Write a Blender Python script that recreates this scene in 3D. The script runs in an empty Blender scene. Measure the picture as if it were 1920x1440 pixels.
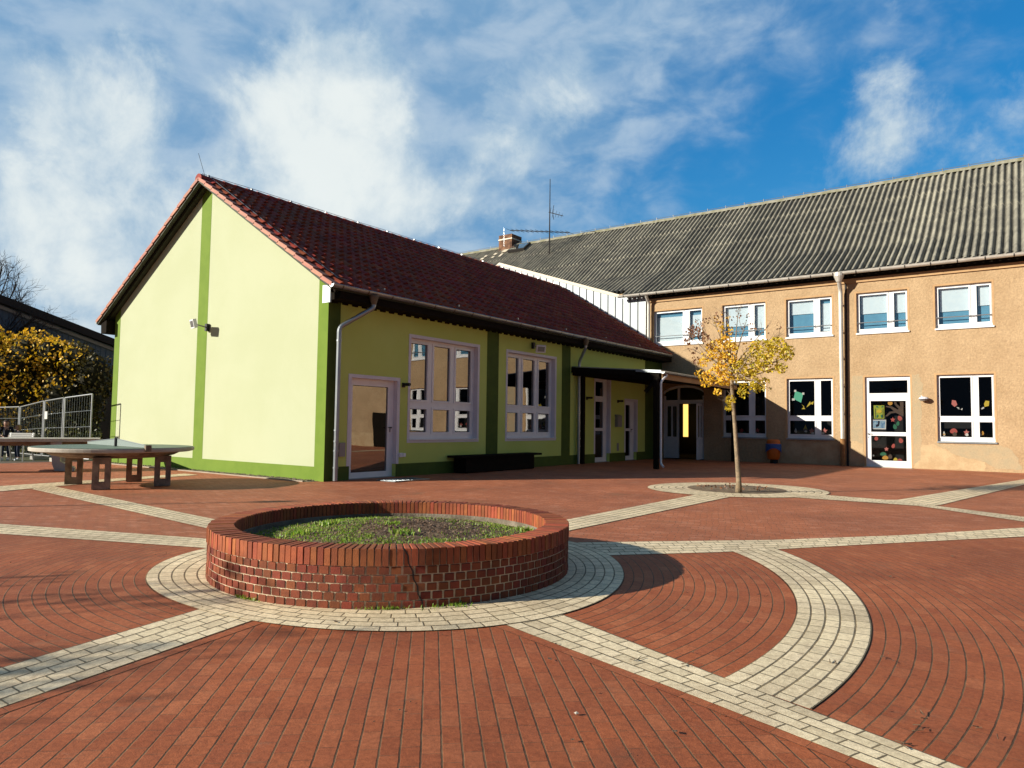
import bpy, bmesh, math, random
from mathutils import Vector, Matrix
R = math.radians
S = bpy.context.scene
C = S.collection
rnd = random.Random(7)

# ------------------------------------------------------------------ camera
F = 1333.584                       # focal length in photo pixels (1920 wide)
fw = Vector((-0.5906686, 0.80486809, 0.05742782))
rt = Vector((0.8065907, 0.59094977, 0.01377699))
up = Vector((-0.02284829, 0.05445838, 0.9982546)); up = rt.cross(fw)
EYE = Vector((0, 0, 1.5))
cd = bpy.data.cameras.new('camera'); cam = bpy.data.objects.new('camera', cd); C.objects.link(cam)
cam.matrix_world = Matrix(((rt.x, up.x, -fw.x, 0), (rt.y, up.y, -fw.y, 0), (rt.z, up.z, -fw.z, 1.5), (0, 0, 0, 1)))
cd.sensor_width = 36; cd.lens = 36 * F / 1920; cd.clip_end = 3000; cd.clip_start = 0.05
S.camera = cam
# ------------------------------------------------------------------ light
SAZ, SEL = R(216), R(19.8)
sd = Vector((math.sin(SAZ) * math.cos(SEL), math.cos(SAZ) * math.cos(SEL), math.sin(SEL)))
sl = bpy.data.lights.new('sun', 'SUN'); sl.energy = 5.0; sl.angle = R(0.5); sl.color = (1.0, 0.93, 0.80)
so = bpy.data.objects.new('sun', sl); C.objects.link(so); so.rotation_euler = sd.to_track_quat('Z', 'Y').to_euler(); so.location = (-30, -40, 40)
S.view_settings.view_transform = 'Standard'; S.view_settings.look = 'None'
S.view_settings.gamma = 1; S.view_settings.exposure = 0.75; S.view_settings.use_curve_mapping = False

W = bpy.data.worlds.new('World'); S.world = W; W.use_nodes = True
wn = W.node_tree; wn.nodes.clear()
class NT:
    def __init__(s, t): s.t = t
    def n(s, typ, **kw):
        o = s.t.nodes.new(typ)
        for k, v in kw.items(): setattr(o, k, v)
        return o
    def put(s, sock, v):
        if v is None: return
        if isinstance(v, bpy.types.NodeSocket): s.t.links.new(v, sock)
        elif isinstance(v, bpy.types.Node): s.t.links.new(v.outputs[0], sock)
        else:
            if hasattr(sock, 'default_value'):
                try: sock.default_value = v
                except Exception: sock.default_value = tuple(v) + (1,)
    def math(s, op, a, b=None, c=None, clamp=False):
        o = s.n('ShaderNodeMath', operation=op); o.use_clamp = clamp
        s.put(o.inputs[0], a); s.put(o.inputs[1], b); s.put(o.inputs[2], c)
        return o.outputs[0]
    def vmath(s, op, a, b=None, sc=None):
        o = s.n('ShaderNodeVectorMath', operation=op)
        s.put(o.inputs[0], a); s.put(o.inputs[1], b)
        if sc is not None: s.put(o.inputs['Scale'], sc)
        return o.outputs['Value'] if op in ('DOT_PRODUCT', 'LENGTH', 'DISTANCE') else o.outputs[0]
    def mix(s, f, a, b, mode='MIX'):
        o = s.n('ShaderNodeMix', data_type='RGBA', blend_type=mode)
        s.put(o.inputs[0], f); s.put(o.inputs[6], a); s.put(o.inputs[7], b)
        return o.outputs[2]
    def noise(s, vec, scale, detail=4, rough=.55, dist=0):
        o = s.n('ShaderNodeTexNoise'); s.put(o.inputs['Vector'], vec)
        o.inputs['Scale'].default_value = scale; o.inputs['Detail'].default_value = detail
        o.inputs['Roughness'].default_value = rough; o.inputs['Distortion'].default_value = dist
        return o.outputs[0]
    def ramp(s, f, lo, hi, a=0., b=1.):
        o = s.n('ShaderNodeMapRange'); o.clamp = True; o.interpolation_type = 'SMOOTHSTEP'
        s.put(o.inputs[0], f); s.put(o.inputs[1], lo); s.put(o.inputs[2], hi); s.put(o.inputs[3], a); s.put(o.inputs[4], b)
        return o.outputs[0]
T = NT(wn)
sky = T.n('ShaderNodeTexSky', sky_type='NISHITA'); sky.sun_disc = False; sky.sun_elevation = SEL; sky.sun_rotation = SAZ
sky.air_density = 1.0; sky.dust_density = 0.6; sky.ozone_density = 2.2
tc = T.n('ShaderNodeTexCoord').outputs['Generated']
def pdir(px, py):
    return (fw * F + rt * (px - 960) - up * (py - 720)).normalized()
sep = T.n('ShaderNodeSeparateXYZ'); T.put(sep.inputs[0], tc)
zz = T.math('ADD', T.math('MAXIMUM', sep.outputs[2], 0.0), 0.16)
pl = T.n('ShaderNodeCombineXYZ')
T.put(pl.inputs[0], T.math('DIVIDE', sep.outputs[0], zz)); T.put(pl.inputs[1], T.math('DIVIDE', sep.outputs[1], zz))
pv = pl.outputs[0]
def blob(px, py, rad, amp):
    d = T.vmath('DISTANCE', T.vmath('ADD', tc, T.vmath('SCALE', T.vmath('SUBTRACT', wnz, (0.5, 0.5, 0.5)), None, .16)), tuple(pdir(px, py)))
    return T.ramp(d, rad * 1.3, 0., 0., amp)
nz = T.n('ShaderNodeTexNoise'); T.put(nz.inputs['Vector'], tc); nz.inputs['Scale'].default_value = 5; nz.inputs['Detail'].default_value = 5
wnz = nz.outputs['Color']
mp = T.n('ShaderNodeMapping'); T.put(mp.inputs[0], tc); mp.inputs['Scale'].default_value = (1, 1, 1.7)
n2 = T.noise(mp, 13, 5, .55, .3)        # mackerel ripples of the thin veil
n3 = T.noise(tc, 6.0, 10, .62, .25)       # cumulus lumps
n4 = T.noise(mp, 3.2, 5, .55, .3)
def field(lst, fs=1.):
    c = None
    for b in lst:
        q = blob(b[0], b[1], b[2], b[3] * fs); c = q if c is None else T.math('ADD', c, q)
    return c
veil = field([(0, 500, .8, .9), (150, 50, .7, .75), (800, -40, .6, .6), (1180, 120, .28, .45), (1500, 30, .36, .22), (1900, 100, .3, .16), (500, 250, .4, .4), (1330, 360, .22, -.5), (850, 275, .1, -.35), (1000, 440, .14, -.25), (1650, 200, .2, -.15), (1900, 230, .2, -.1)])
veil = T.math('ADD', veil, T.math('MULTIPLY', T.math('SUBTRACT', n2, .5), 1.5))
veil = T.math('ADD', veil, T.math('MULTIPLY', T.math('SUBTRACT', n4, .5), 1.0))
vm = T.math('MULTIPLY', T.ramp(veil, .0, 1.3), .85)
cum = field([(640, 190, .13, .62), (560, 300, .12, .55), (690, 290, .13, .45), (620, 380, .12, .4), (1060, 130, .12, .42), (1010, 230, .12, .5), (1130, 190, .1, .2), (870, 360, .12, .62), (780, 400, .10, .45), (30, 330, .22, .38), (40, 520, .22, .38), (220, 470, .14, .35), (110, 190, .14, .2), (400, 200, .10, .3), (420, 330, .1, .15),
             (1640, 255, .11, .24), (1540, 300, .10, .24), (1910, 270, .14, .42), (250, 90, .2, .12), (330, 420, .12, .1), (850, 275, .07, -.5), (1300, 330, .2, -.3)], .82)
cum = T.math('ADD', cum, T.math('MULTIPLY', T.math('SUBTRACT', n3, .5), 2.1))
cm = T.math('MULTIPLY', T.ramp(cum, .17, .66), .95)
lum = T.ramp(T.math('ADD', T.math('MULTIPLY', cum, .8), T.math('MULTIPLY', T.math('SUBTRACT', T.noise(tc, 11, 7, .6, .3), .5), 1.3)), .0, 1.0)
hsv = T.n('ShaderNodeHueSaturation'); hsv.inputs['Saturation'].default_value = 1.25; hsv.inputs['Value'].default_value = 1.25
T.put(hsv.inputs['Color'], sky.outputs[0])
blue = T.mix(1., hsv.outputs[0], (0.30, .90, 1.0, 1), 'MULTIPLY')
low = T.ramp(sep.outputs[2], .02, .42)
blue = T.mix(low, T.mix(.6, blue, (.9, 2.9, 5.6, 1)), T.mix(.35, blue, (.18, 2.1, 5.9, 1)))
back = T.ramp(T.vmath('DOT_PRODUCT', tc, tuple(fw)), -.1, .75, 0., 1.)
blue = T.mix(back, (.85, 1.45, 2.4, 1), blue)
col = T.mix(vm, blue, T.mix(T.ramp(n2, .3, .7), (1.9, 3.5, 5.4, 1), (4.2, 5.4, 6.6, 1)))
col = T.mix(cm, col, T.mix(lum, (2.9, 4.4, 5.9, 1), (7.6, 8.1, 8.0, 1)))
bg = T.n('ShaderNodeBackground'); T.put(bg.inputs[0], col); bg.inputs[1].default_value = 0.066
wo = T.n('ShaderNodeOutputWorld'); T.put(wo.inputs[0], bg)

# ------------------------------------------------------------------ pixel rays -> world points (measured positions)
def ray(px, py): return fw * F + rt * (px - 960) - up * (py - 720)
def onY(px, py, Y): d = ray(px, py); return EYE + d * (Y / d.y)
def onX(px, py, X): d = ray(px, py); return EYE + d * (X / d.x)
def onZ(px, py, Z=0): d = ray(px, py); return EYE + d * ((Z - 1.5) / d.z)
def onD(px, py, D): d = ray(px, py); return EYE + d * (D / F)

# ------------------------------------------------------------------ materials
ALB = .68
def alb(c): return tuple(x * ALB for x in c)
def mat(name, col, rough=.8, col2=None, vs=4., bump=0., bs=60., metal=0., spec=.4, island=0., fine=0., contrast=(.35, .65), trans=0.):
    m = bpy.data.materials.new(name); m.use_nodes = True; t = m.node_tree; N = NT(t)
    p = t.nodes['Principled BSDF']
    tcx = N.n('ShaderNodeTexCoord').outputs['Object']
    col = alb(col); col2 = alb(col2) if col2 is not None else None
    c = tuple(col) + (1,)
    out = None
    if col2 is not None:
        f = N.ramp(N.noise(tcx, vs, 6, .6, .2), contrast[0], contrast[1])
        out = N.mix(f, c, tuple(col2) + (1,))
    if island:
        g = N.n('ShaderNodeNewGeometry').outputs['Random Per Island']
        h = N.n('ShaderNodeHueSaturation'); N.put(h.inputs['Color'], out if out is not None else c)
        N.put(h.inputs['Value'], N.math('ADD', N.math('MULTIPLY', g, 2 * island), 1 - island))
        g2 = N.math('FRACT', N.math('MULTIPLY', g, 17.3))
        N.put(h.inputs['Hue'], N.math('ADD', N.math('MULTIPLY', g2, .03 * island / .3), .5 - .015 * island / .3))
        out = h.outputs[0]
    if fine:
        f = N.noise(tcx, bs * .6, 3, .6)
        out = N.mix(1., out if out is not None else c, N.mix(f, (1 - fine,) * 3 + (1,), (1 + fine,) * 3 + (1,)), 'MULTIPLY')
    N.put(p.inputs['Base Color'], out if out is not None else c)
    p.inputs['Roughness'].default_value = rough; p.inputs['Metallic'].default_value = metal
    p.inputs['Specular IOR Level'].default_value = spec
    if bump:
        b = N.n('ShaderNodeBump'); b.inputs['Strength'].default_value = bump; b.inputs['Distance'].default_value = .02
        N.put(b.inputs['Height'], N.noise(tcx, bs, 4, .6)); N.put(p.inputs['Normal'], b)
    return m
def leafmat(name, cols, tr=.35, rough=.55):
    cols = [alb(c) for c in cols]
    m = bpy.data.materials.new(name); m.use_nodes = True; t = m.node_tree; N = NT(t)
    t.nodes.remove(t.nodes['Principled BSDF'])
    g = N.n('ShaderNodeNewGeometry').outputs['Random Per Island']
    cr = N.n('ShaderNodeValToRGB'); N.put(cr.inputs[0], g)
    e = cr.color_ramp.elements
    e[0].color = tuple(cols[0]) + (1,); e[1].color = tuple(cols[-1]) + (1,)
    for i, c in enumerate(cols[1:-1]):
        q = e.new((i + 1) / (len(cols) - 1)); q.color = tuple(c) + (1,)
    d = N.n('ShaderNodeBsdfDiffuse'); N.put(d.inputs[0], cr.outputs[0])
    tl = N.n('ShaderNodeBsdfTranslucent'); N.put(tl.inputs[0], cr.outputs[0])
    gl = N.n('ShaderNodeBsdfGlossy'); gl.inputs['Roughness'].default_value = rough; gl.inputs[0].default_value = (1, 1, 1, 1)
    a = N.n('ShaderNodeMixShader'); a.inputs[0].default_value = tr; N.put(a.inputs[1], d); N.put(a.inputs[2], tl)
    b = N.n('ShaderNodeMixShader'); b.inputs[0].default_value = .04; N.put(b.inputs[1], a); N.put(b.inputs[2], gl)
    N.put(t.nodes['Material Output'].inputs[0], b)
    return m
def glass(name, ior, tint=(.75, .8, .8), rcol=(1, 1, 1)):
    m = bpy.data.materials.new(name); m.use_nodes = True; t = m.node_tree; N = NT(t)
    t.nodes.remove(t.nodes['Principled BSDF'])
    lw = N.n('ShaderNodeLayerWeight'); lw.inputs[0].default_value = .5; f0 = ((ior - 1) / (ior + 1)) ** 2
    f = N.math('ADD', N.math('MULTIPLY', N.math('POWER', lw.outputs['Facing'], 5.), 1 - f0), f0)
    tcx = N.n('ShaderNodeTexCoord').outputs['Object']
    b = N.n('ShaderNodeBump'); b.inputs['Strength'].default_value = .03; b.inputs['Distance'].default_value = .05
    N.put(b.inputs['Height'], N.noise(tcx, 1.3, 1, .4))
    g = N.n('ShaderNodeBsdfGlossy'); g.inputs['Roughness'].default_value = .0; g.inputs[0].default_value = tuple(rcol) + (1,); N.put(g.inputs['Normal'], b)
    a = N.n('ShaderNodeBsdfTransparent'); a.inputs[0].default_value = tuple(tint) + (1,)
    mx = N.n('ShaderNodeMixShader'); N.put(mx.inputs[0], f); N.put(mx.inputs[1], a); N.put(mx.inputs[2], g)
    N.put(t.nodes['Material Output'].inputs[0], mx)
    return m
def paver(name, cols, joint, w=.095, l=.19, jw=.0045, jmix=.9, lj=.6, dirt=None, dirtc=None, rough=.75, bmp=.5, stagger=1):
    """uv in course units: u = brick lengths along the course, v = course number"""
    cols = [alb(c) for c in cols]; joint = alb(joint); dirtc = alb(dirtc) if dirtc else None
    m = bpy.data.materials.new(name); m.use_nodes = True; t = m.node_tree; N = NT(t)
    p = t.nodes['Principled BSDF']
    uv = N.n('ShaderNodeUVMap'); uv.uv_map = 'uv'
    s = N.n('ShaderNodeSeparateXYZ'); N.put(s.inputs[0], uv.outputs[0])
    tcx = N.n('ShaderNodeNewGeometry').outputs['Position']
    wob = N.math('MULTIPLY', N.math('SUBTRACT', N.noise(tcx, 14, 2, .5), .5), .05)
    v = N.math('ADD', s.outputs[1], wob)
    row = N.math('FLOOR', v); fv = N.math('SUBTRACT', v, row)
    if stagger:
        wn1 = N.n('ShaderNodeTexWhiteNoise', noise_dimensions='1D'); N.put(wn1.inputs['W'], row)
        off = N.math('ADD', N.math('MULTIPLY', row, .5), N.math('MULTIPLY', wn1.outputs[0], .22))
        u = N.math('ADD', s.outputs[0], off)
    else: u = s.outputs[0]
    cl = N.math('FLOOR', u); fu = N.math('SUBTRACT', u, cl)
    dv = N.math('MULTIPLY', N.math('MINIMUM', fv, N.math('SUBTRACT', 1., fv)), w)
    du = N.math('MULTIPLY', N.math('MINIMUM', fu, N.math('SUBTRACT', 1., fu)), l)
    jn = N.noise(tcx, 45, 3, .6)
    jw2 = N.math('MULTIPLY', N.math('ADD', N.math('MULTIPLY', jn, 1.1), .45), jw)
    a = N.ramp(N.math('DIVIDE', dv, jw2), .55, 1.1)
    b = N.ramp(N.math('DIVIDE', du, N.math('MULTIPLY', jw2, lj)), .55, 1.1)
    solid = N.math('MULTIPLY', a, b)
    cv = N.n('ShaderNodeCombineXYZ'); N.put(cv.inputs[0], cl); N.put(cv.inputs[1], row)
    wn2 = N.n('ShaderNodeTexWhiteNoise', noise_dimensions='2D'); N.put(wn2.inputs['Vector'], cv.outputs[0])
    cr = N.n('ShaderNodeValToRGB'); N.put(cr.inputs[0], wn2.outputs[0])
    e = cr.color_ramp.elements; e[0].color = tuple(cols[0]) + (1,); e[1].color = tuple(cols[-1]) + (1,)
    for i, c in enumerate(cols[1:-1]):
        q = e.new((i + 1) / (len(cols) - 1)); q.color = tuple(c) + (1,)
    c = cr.outputs[0]
    c = N.mix(1., c, N.mix(N.noise(tcx, 120, 4, .7), (.5, .5, .5, 1), (1.5, 1.5, 1.5, 1)), 'MULTIPLY')
    c = N.mix(1., c, N.mix(N.ramp(N.noise(tcx, 28, 5, .7), .3, .7), (.80, .78, .76, 1), (1.14, 1.15, 1.16, 1)), 'MULTIPLY')
    c = N.mix(1., c, N.mix(N.ramp(N.noise(tcx, .55, 6, .65, .4), .3, .7), (.80, .78, .80, 1), (1.14, 1.14, 1.14, 1)), 'MULTIPLY')
    c = N.mix(N.math('MULTIPLY', N.ramp(N.noise(tcx, 70, 3, .6), .70, .78), .35), c, (.72, .55, .40, 1))
    c = N.mix(N.math('MULTIPLY', N.ramp(N.noise(tcx, 2.3, 7, .7, .8), .58, .74), .42), c, (.20, .105, .06, 1))
    # lime bloom and dirt with a shape of their own
    lime = N.ramp(N.noise(tcx, 5., 8, .72, .6), .60, .82)
    c = N.mix(N.math('MULTIPLY', lime, .5), c, (.46, .29, .19, 1))
    if dirt is not None:
        c = N.mix(N.math('MULTIPLY', N.ramp(N.noise(tcx, dirt, 5, .65, .5), .56, .76), .5), c, tuple(dirtc) + (1,))
    jc = N.mix(N.ramp(N.noise(tcx, 4, 4, .6), .4, .6), tuple(joint) + (1,), tuple(x * 2.3 for x in joint) + (1,))
    c = N.mix(N.math('MULTIPLY', N.math('SUBTRACT', 1., solid), jmix), c, jc)
    N.put(p.inputs['Base Color'], c); p.inputs['Roughness'].default_value = rough; p.inputs['Specular IOR Level'].default_value = .3
    bp = N.n('ShaderNodeBump'); bp.inputs['Strength'].default_value = bmp; bp.inputs['Distance'].default_value = .006
    tilt = N.math('MULTIPLY', N.math('ADD', N.math('MULTIPLY', fu, N.math('SUBTRACT', wn2.outputs[0], .5)), N.math('MULTIPLY', fv, N.math('SUBTRACT', N.math('FRACT', N.math('MULTIPLY', wn2.outputs[0], 9.7)), .5))), .5)
    h = N.math('ADD', N.math('ADD', solid, tilt), N.math('MULTIPLY', N.noise(tcx, 110, 4, .7), .8))
    N.put(bp.inputs['Height'], h); N.put(p.inputs['Normal'], bp)
    return m

M = {}
M['red'] = paver('red_paver', [(.45, .118, .040), (.52, .145, .050), (.485, .13, .044), (.57, .175, .066), (.455, .118, .042)], (.085, .055, .028), dirt=1.1, dirtc=(.24, .095, .05), lj=.35, jw=.0055)
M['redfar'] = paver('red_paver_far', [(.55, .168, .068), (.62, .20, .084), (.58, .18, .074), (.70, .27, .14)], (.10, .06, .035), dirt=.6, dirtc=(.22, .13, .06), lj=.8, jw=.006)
M['white'] = paver('pale_paver', [(1.02, .83, .52), (1.2, .99, .64), (1.1, .91, .58), (.92, .75, .47)], (.11, .08, .04), dirt=2.2, dirtc=(.46, .39, .27), lj=.9, jw=.0075)
M['gable'] = mat('pale_yellow_render', (.585, .635, .40), .9, (.615, .665, .435), .45, .5, 70, fine=.05)
M['side'] = mat('olive_yellow_render', (.74, .87, .20), .9, (.79, .92, .24), .5, .5, 70, fine=.07)
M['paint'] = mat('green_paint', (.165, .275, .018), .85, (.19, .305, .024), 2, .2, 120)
M['paintshade'] = mat('green_paint_shaded', (.10, .16, .016), .85, (.08, .13, .014), 2, .2, 120)  # same green paint, darkened to carry the shade of the side wall
M['wtrim'] = mat('white_trim', (.96, .93, .98), .6, (.90, .87, .92), 3)
M['pvc'] = mat('white_frame', (1.1, 1.1, 1.1), .35, (1.02, 1.03, 1.04), 3, spec=.5)
M['seal'] = mat('rubber_seal', (.02, .02, .022), .6)
M['beige'] = mat('rough_beige_render', (.62, .435, .25), .95, (.49, .33, .18), .9, 1., 20, fine=.42, contrast=(.25, .75))
M['beigetrim'] = mat('smooth_beige_border', (.66, .42, .21), .9, (.58, .36, .18), 2, .3, 60)
M['patch'] = mat('grey_mortar_patch', (.50, .40, .25), .95, (.56, .42, .25), 3, .8, 30, fine=.2)
M['palepatch'] = mat('pale_plinth_render', (.68, .50, .29), .95, (.58, .40, .22), 2.2, .8, 30, fine=.2)
M['tile'] = mat('dark_red_roof_tile', (.40, .082, .040), .6, (.29, .058, .030), 2.5, .1, 90, spec=.12, island=.25)
M['verge'] = mat('terracotta_verge_tile', (.55, .20, .11), .6, (.46, .15, .09), 6, .15, 60, island=.15)
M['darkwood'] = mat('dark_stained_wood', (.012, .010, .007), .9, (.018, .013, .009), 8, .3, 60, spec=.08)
M['soffit'] = mat('dark_green_soffit', (.05, .06, .03), .7, (.035, .04, .02), 6)
M['seam'] = mat('dark_seam', (.10, .12, .13), .6)
M['zinc'] = mat('weathered_zinc', (.52, .56, .57), .38, (.42, .47, .50), 1.5, .05, 8, metal=.75)
M['zincsheet'] = mat('bright_zinc_sheet', (.66, .71, .72), .5, (.56, .63, .68), .9, .08, 5, metal=.1)
M['zincbrown'] = mat('brownish_zinc_gutter', (.22, .18, .13), .5, (.16, .13, .09), 3, metal=.5)
M['gutterwhite'] = mat('pale_metal_gutter', (.82, .78, .70), .45, (.70, .66, .58), 3, metal=.3)
M['cream'] = mat('cream_flashing', (.85, .74, .55), .5, (.8, .7, .52), 3)
M['rust'] = mat('rusty_pipe', (.32, .15, .05), .85, (.42, .22, .08), 9, .4, 80)
M['eternit'] = mat('mossy_fibre_cement', (.45, .42, .33), .95, (.30, .28, .23), 1.6, .8, 40, fine=.4, contrast=(.38, .62))
M['moss'] = mat('mossy_ridge', (.26, .25, .15), .95, (.40, .38, .30), 3, .5, 60)
M['alu'] = mat('aluminium', (.55, .57, .58), .35, metal=.8)
M['black'] = mat('black_plastic', (.012, .012, .013), .5)
M['grey'] = mat('grey_plastic', (.38, .37, .34), .6)
M['lampglass'] = mat('lamp_glass', (.20, .20, .21), .15, spec=.7)
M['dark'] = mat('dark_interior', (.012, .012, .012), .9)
M['curtain'] = mat('steel_blue_curtain', (.13, .34, .48), .8, (.11, .30, .44), 3)
M['blind'] = mat('white_blind', (.80, .86, .88), .8, (.74, .82, .86), 4)
M['gl_green'] = glass('window_glass_reflective', 2.9, (.25, .25, .25))
M['gl_up'] = glass('window_glass_blue', 2.35, (.93, .98, 1), (.85, .96, 1))
M['gl_low'] = glass('window_glass_dark', 1.3, (.75, .75, .75))
M['brick'] = mat('planter_brick', (.30, .066, .024), .85, (.21, .046, .018), 9, .35, 120, island=.22, fine=.2)
M['chimneybrick'] = mat('sooty_brick', (.30, .15, .08), .9, (.12, .06, .035), 2.5, .6, 14, contrast=(.4, .6))
M['coping'] = mat('coping_brick', (.44, .11, .036), .8, (.33, .08, .028), 9, .3, 120, island=.22, fine=.15)
M['mortar'] = mat('grey_mortar', (.95, .76, .52), .95, (.62, .48, .32), 6, .5, 90, fine=.2)
M['lining'] = mat('grey_lining', (.30, .25, .19), .95, (.16, .13, .09), 4, .8, 30, fine=.3)
M['soil'] = mat('brown_soil', (.16, .095, .055), 1, (.26, .17, .10), 9, 1., 60, fine=.4)
M['soilpale'] = mat('dry_soil', (.30, .22, .13), 1, (.20, .13, .08), 5, .8, 60, fine=.3)
M['concrete'] = mat('table_concrete', (.44, .35, .25), .9, (.22, .17, .12), 3.5, .4, 60, fine=.15)
M['palecon'] = mat('pale_concrete', (.62, .58, .50), .85, (.52, .48, .40), 3, .3, 60)
M['tabletop'] = mat('green_table_top', (.16, .24, .17), .5, (.20, .28, .20), 3, .1, 80)
M['net'] = mat('metal_net', (.30, .36, .34), .5, metal=.5)
M['bark'] = mat('tree_bark', (.30, .22, .14), .9, (.40, .33, .24), 12, .6, 60)
M['darkbark'] = mat('dark_bark', (.05, .04, .035), .95, (.08, .06, .05), 9)
M['trunkbark'] = mat('pale_young_bark', (.42, .31, .19), .9, (.26, .20, .13), 9, 1., 40, fine=.35)
M['grass'] = mat('lawn', (.07, .09, .025), 1, (.12, .11, .04), 1.2, .8, 40, fine=.4)
M['crownblock'] = mat('crown_light_blocker', (.03, .028, .006), 1, (.015, .014, .004), 3, 1., 12)
M['asphalt'] = mat('earth_ground', (.12, .10, .07), 1, (.16, .13, .09), .6, .4, 20)
M['gravel'] = mat('gravel', (.40, .34, .22), .9, (.2, .17, .11), 30, 1., 60, island=.5)
M['kerb'] = mat('kerb_stone', (.50, .42, .32), .9, (.42, .34, .26), 4, .3, 60)
M['hallwall'] = mat('blue_grey_sheet', (.16, .22, .28), .7, (.13, .18, .24), 1, metal=.1)
M['hallbase'] = mat('dark_base_wall', (.10, .08, .065), .9, (.07, .06, .05), 1)
M['hallroof'] = mat('dark_roof_edge', (.03, .025, .022), .8)
M['orange'] = mat('orange_bin', (.85, .20, .02), .5, (.75, .16, .015), 5)
M['bag'] = mat('blue_bin_bag', (.03, .10, .34), .35, (.04, .14, .45), 12, .5, 30)
M['skin'] = mat('skin', (.50, .28, .20), .6)
M['navy'] = mat('navy_cloth', (.012, .014, .03), .9)
M['jean'] = mat('blue_jeans', (.02, .03, .07), .9)
M['brownhair'] = mat('brown_hair', (.05, .025, .015), .7)
M['blondhair'] = mat('blond_hair', (.42, .26, .09), .7)
M['shoe'] = mat('light_shoe', (.6, .62, .66), .6)
M['bluepanel'] = mat('blue_grey_panel', (.14, .19, .24), .6)

# ------------------------------------------------------------------ mesh builder
ORG = {}
class MB:
    def __init__(s): s.v = []; s.f = []; s.uv = []; s.hasuv = False
    def add(s, vs, fs, uvs=None):
        o = len(s.v); s.v += [tuple(p) for p in vs]
        for i, f in enumerate(fs):
            s.f.append(tuple(o + k for k in f)); s.uv.append(uvs[i] if uvs else None)
        if uvs: s.hasuv = True
        return s
    def box(s, x0, x1, y0, y1, z0, z1):
        vs = [(x, y, z) for x in (x0, x1) for y in (y0, y1) for z in (z0, z1)]
        return s.add(vs, [(0, 1, 3, 2), (4, 6, 7, 5), (0, 4, 5, 1), (2, 3, 7, 6), (0, 2, 6, 4), (1, 5, 7, 3)])
    def hexa(s, a, b):       # two quads (bottom loop, top loop)
        return s.add(list(a) + list(b), [(3, 2, 1, 0), (4, 5, 6, 7), (0, 1, 5, 4), (1, 2, 6, 5), (2, 3, 7, 6), (3, 0, 4, 7)])
    def obox(s, c, ax, ay, az):   # oriented box: centre and half-axis vectors
        c, ax, ay, az = Vector(c), Vector(ax), Vector(ay), Vector(az)
        a = [c - ax - ay - az, c + ax - ay - az, c + ax + ay - az, c - ax + ay - az]
        return s.hexa(a, [p + 2 * az for p in a])
    def poly(s, pts): return s.add(pts, [tuple(range(len(pts)))])
    def prism(s, pts, d):    # extrude polygon by vector d
        n = len(pts); d = Vector(d); q = [Vector(p) + d for p in pts]
        return s.add([Vector(p) for p in pts] + q, [tuple(range(n))[::-1], tuple(range(n, 2 * n))] + [(i, (i + 1) % n, n + (i + 1) % n, n + i) for i in range(n)])
    def tube(s, path, r, n=8, cap=True):
        P = [Vector(p) for p in path]; rs = r if isinstance(r, (list, tuple)) else [r] * len(P)
        vs = []; pu = None
        for i, p in enumerate(P):
            t = (P[min(i + 1, len(P) - 1)] - P[max(i - 1, 0)])
            if t.length < 1e-9: t = Vector((0, 0, 1))
            t.normalize()
            if pu is None:
                a = Vector((0, 0, 1)) if abs(t.z) < .9 else Vector((1, 0, 0)); u = t.cross(a).normalized()
            else:
                u = (pu - t * pu.dot(t)); u = u.normalized() if u.length > 1e-6 else t.orthogonal().normalized()
            pu = u; w = t.cross(u)
            for k in range(n):
                an = 2 * math.pi * k / n; vs.append(p + (u * math.cos(an) + w * math.sin(an)) * rs[i])
        fs = []
        for i in range(len(P) - 1):
            for k in range(n):
                fs.append((i * n + k, i * n + (k + 1) % n, (i + 1) * n + (k + 1) % n, (i + 1) * n + k))
        if cap: fs += [tuple(range(n))[::-1], tuple(range((len(P) - 1) * n, len(P) * n))]
        return s.add(vs, fs)
    def lathe(s, c, prof, n=32, a0=0, a1=2 * math.pi):
        full = abs(a1 - a0 - 2 * math.pi) < 1e-6; m = n if full else n + 1
        vs = [(c[0] + r * math.cos(a0 + (a1 - a0) * k / n), c[1] + r * math.sin(a0 + (a1 - a0) * k / n), c[2] + z) for (r, z) in prof for k in range(m)]
        fs = [(i * m + k, i * m + (k + 1) % m, (i + 1) * m + (k + 1) % m, (i + 1) * m + k) for i in range(len(prof) - 1) for k in range(n)]
        return s.add(vs, fs)
    def build(s, name, m, parent=None, smooth=False, recalc=True):
        me = bpy.data.meshes.new(name)
        o = bpy.data.objects.new(name, me)
        root = parent
        while root is not None and root.parent is not None: root = root.parent
        off = Vector(root.location) if root is not None else Vector((0, 0, 0))
        me.from_pydata([tuple(Vector(p) - off) for p in s.v], [], s.f)
        if s.hasuv:
            l = me.uv_layers.new(name='uv'); k = 0
            for fi, f in enumerate(s.f):
                for j in range(len(f)):
                    l.data[k].uv = s.uv[fi][j] if s.uv[fi] else (0, 0); k += 1
        if recalc and not s.hasuv:
            b = bmesh.new(); b.from_mesh(me); bmesh.ops.recalc_face_normals(b, faces=b.faces); b.to_mesh(me); b.free()
        if smooth:
            me.polygons.foreach_set('use_smooth', [True] * len(me.polygons))
        me.materials.append(m if isinstance(m, bpy.types.Material) else M[m])
        C.objects.link(o); o.parent = parent
        return o
def tag(o, label, cat, group=None, kind=None):
    if label: o['label'] = label
    if cat: o['category'] = cat
    if group: o['group'] = group
    if kind: o['kind'] = kind
    return o
def thing(name, label, cat, loc, group=None):
    o = bpy.data.objects.new(name, None); o.location = loc; o.empty_display_size = .3; C.objects.link(o)
    return tag(o, label, cat, group)
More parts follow.
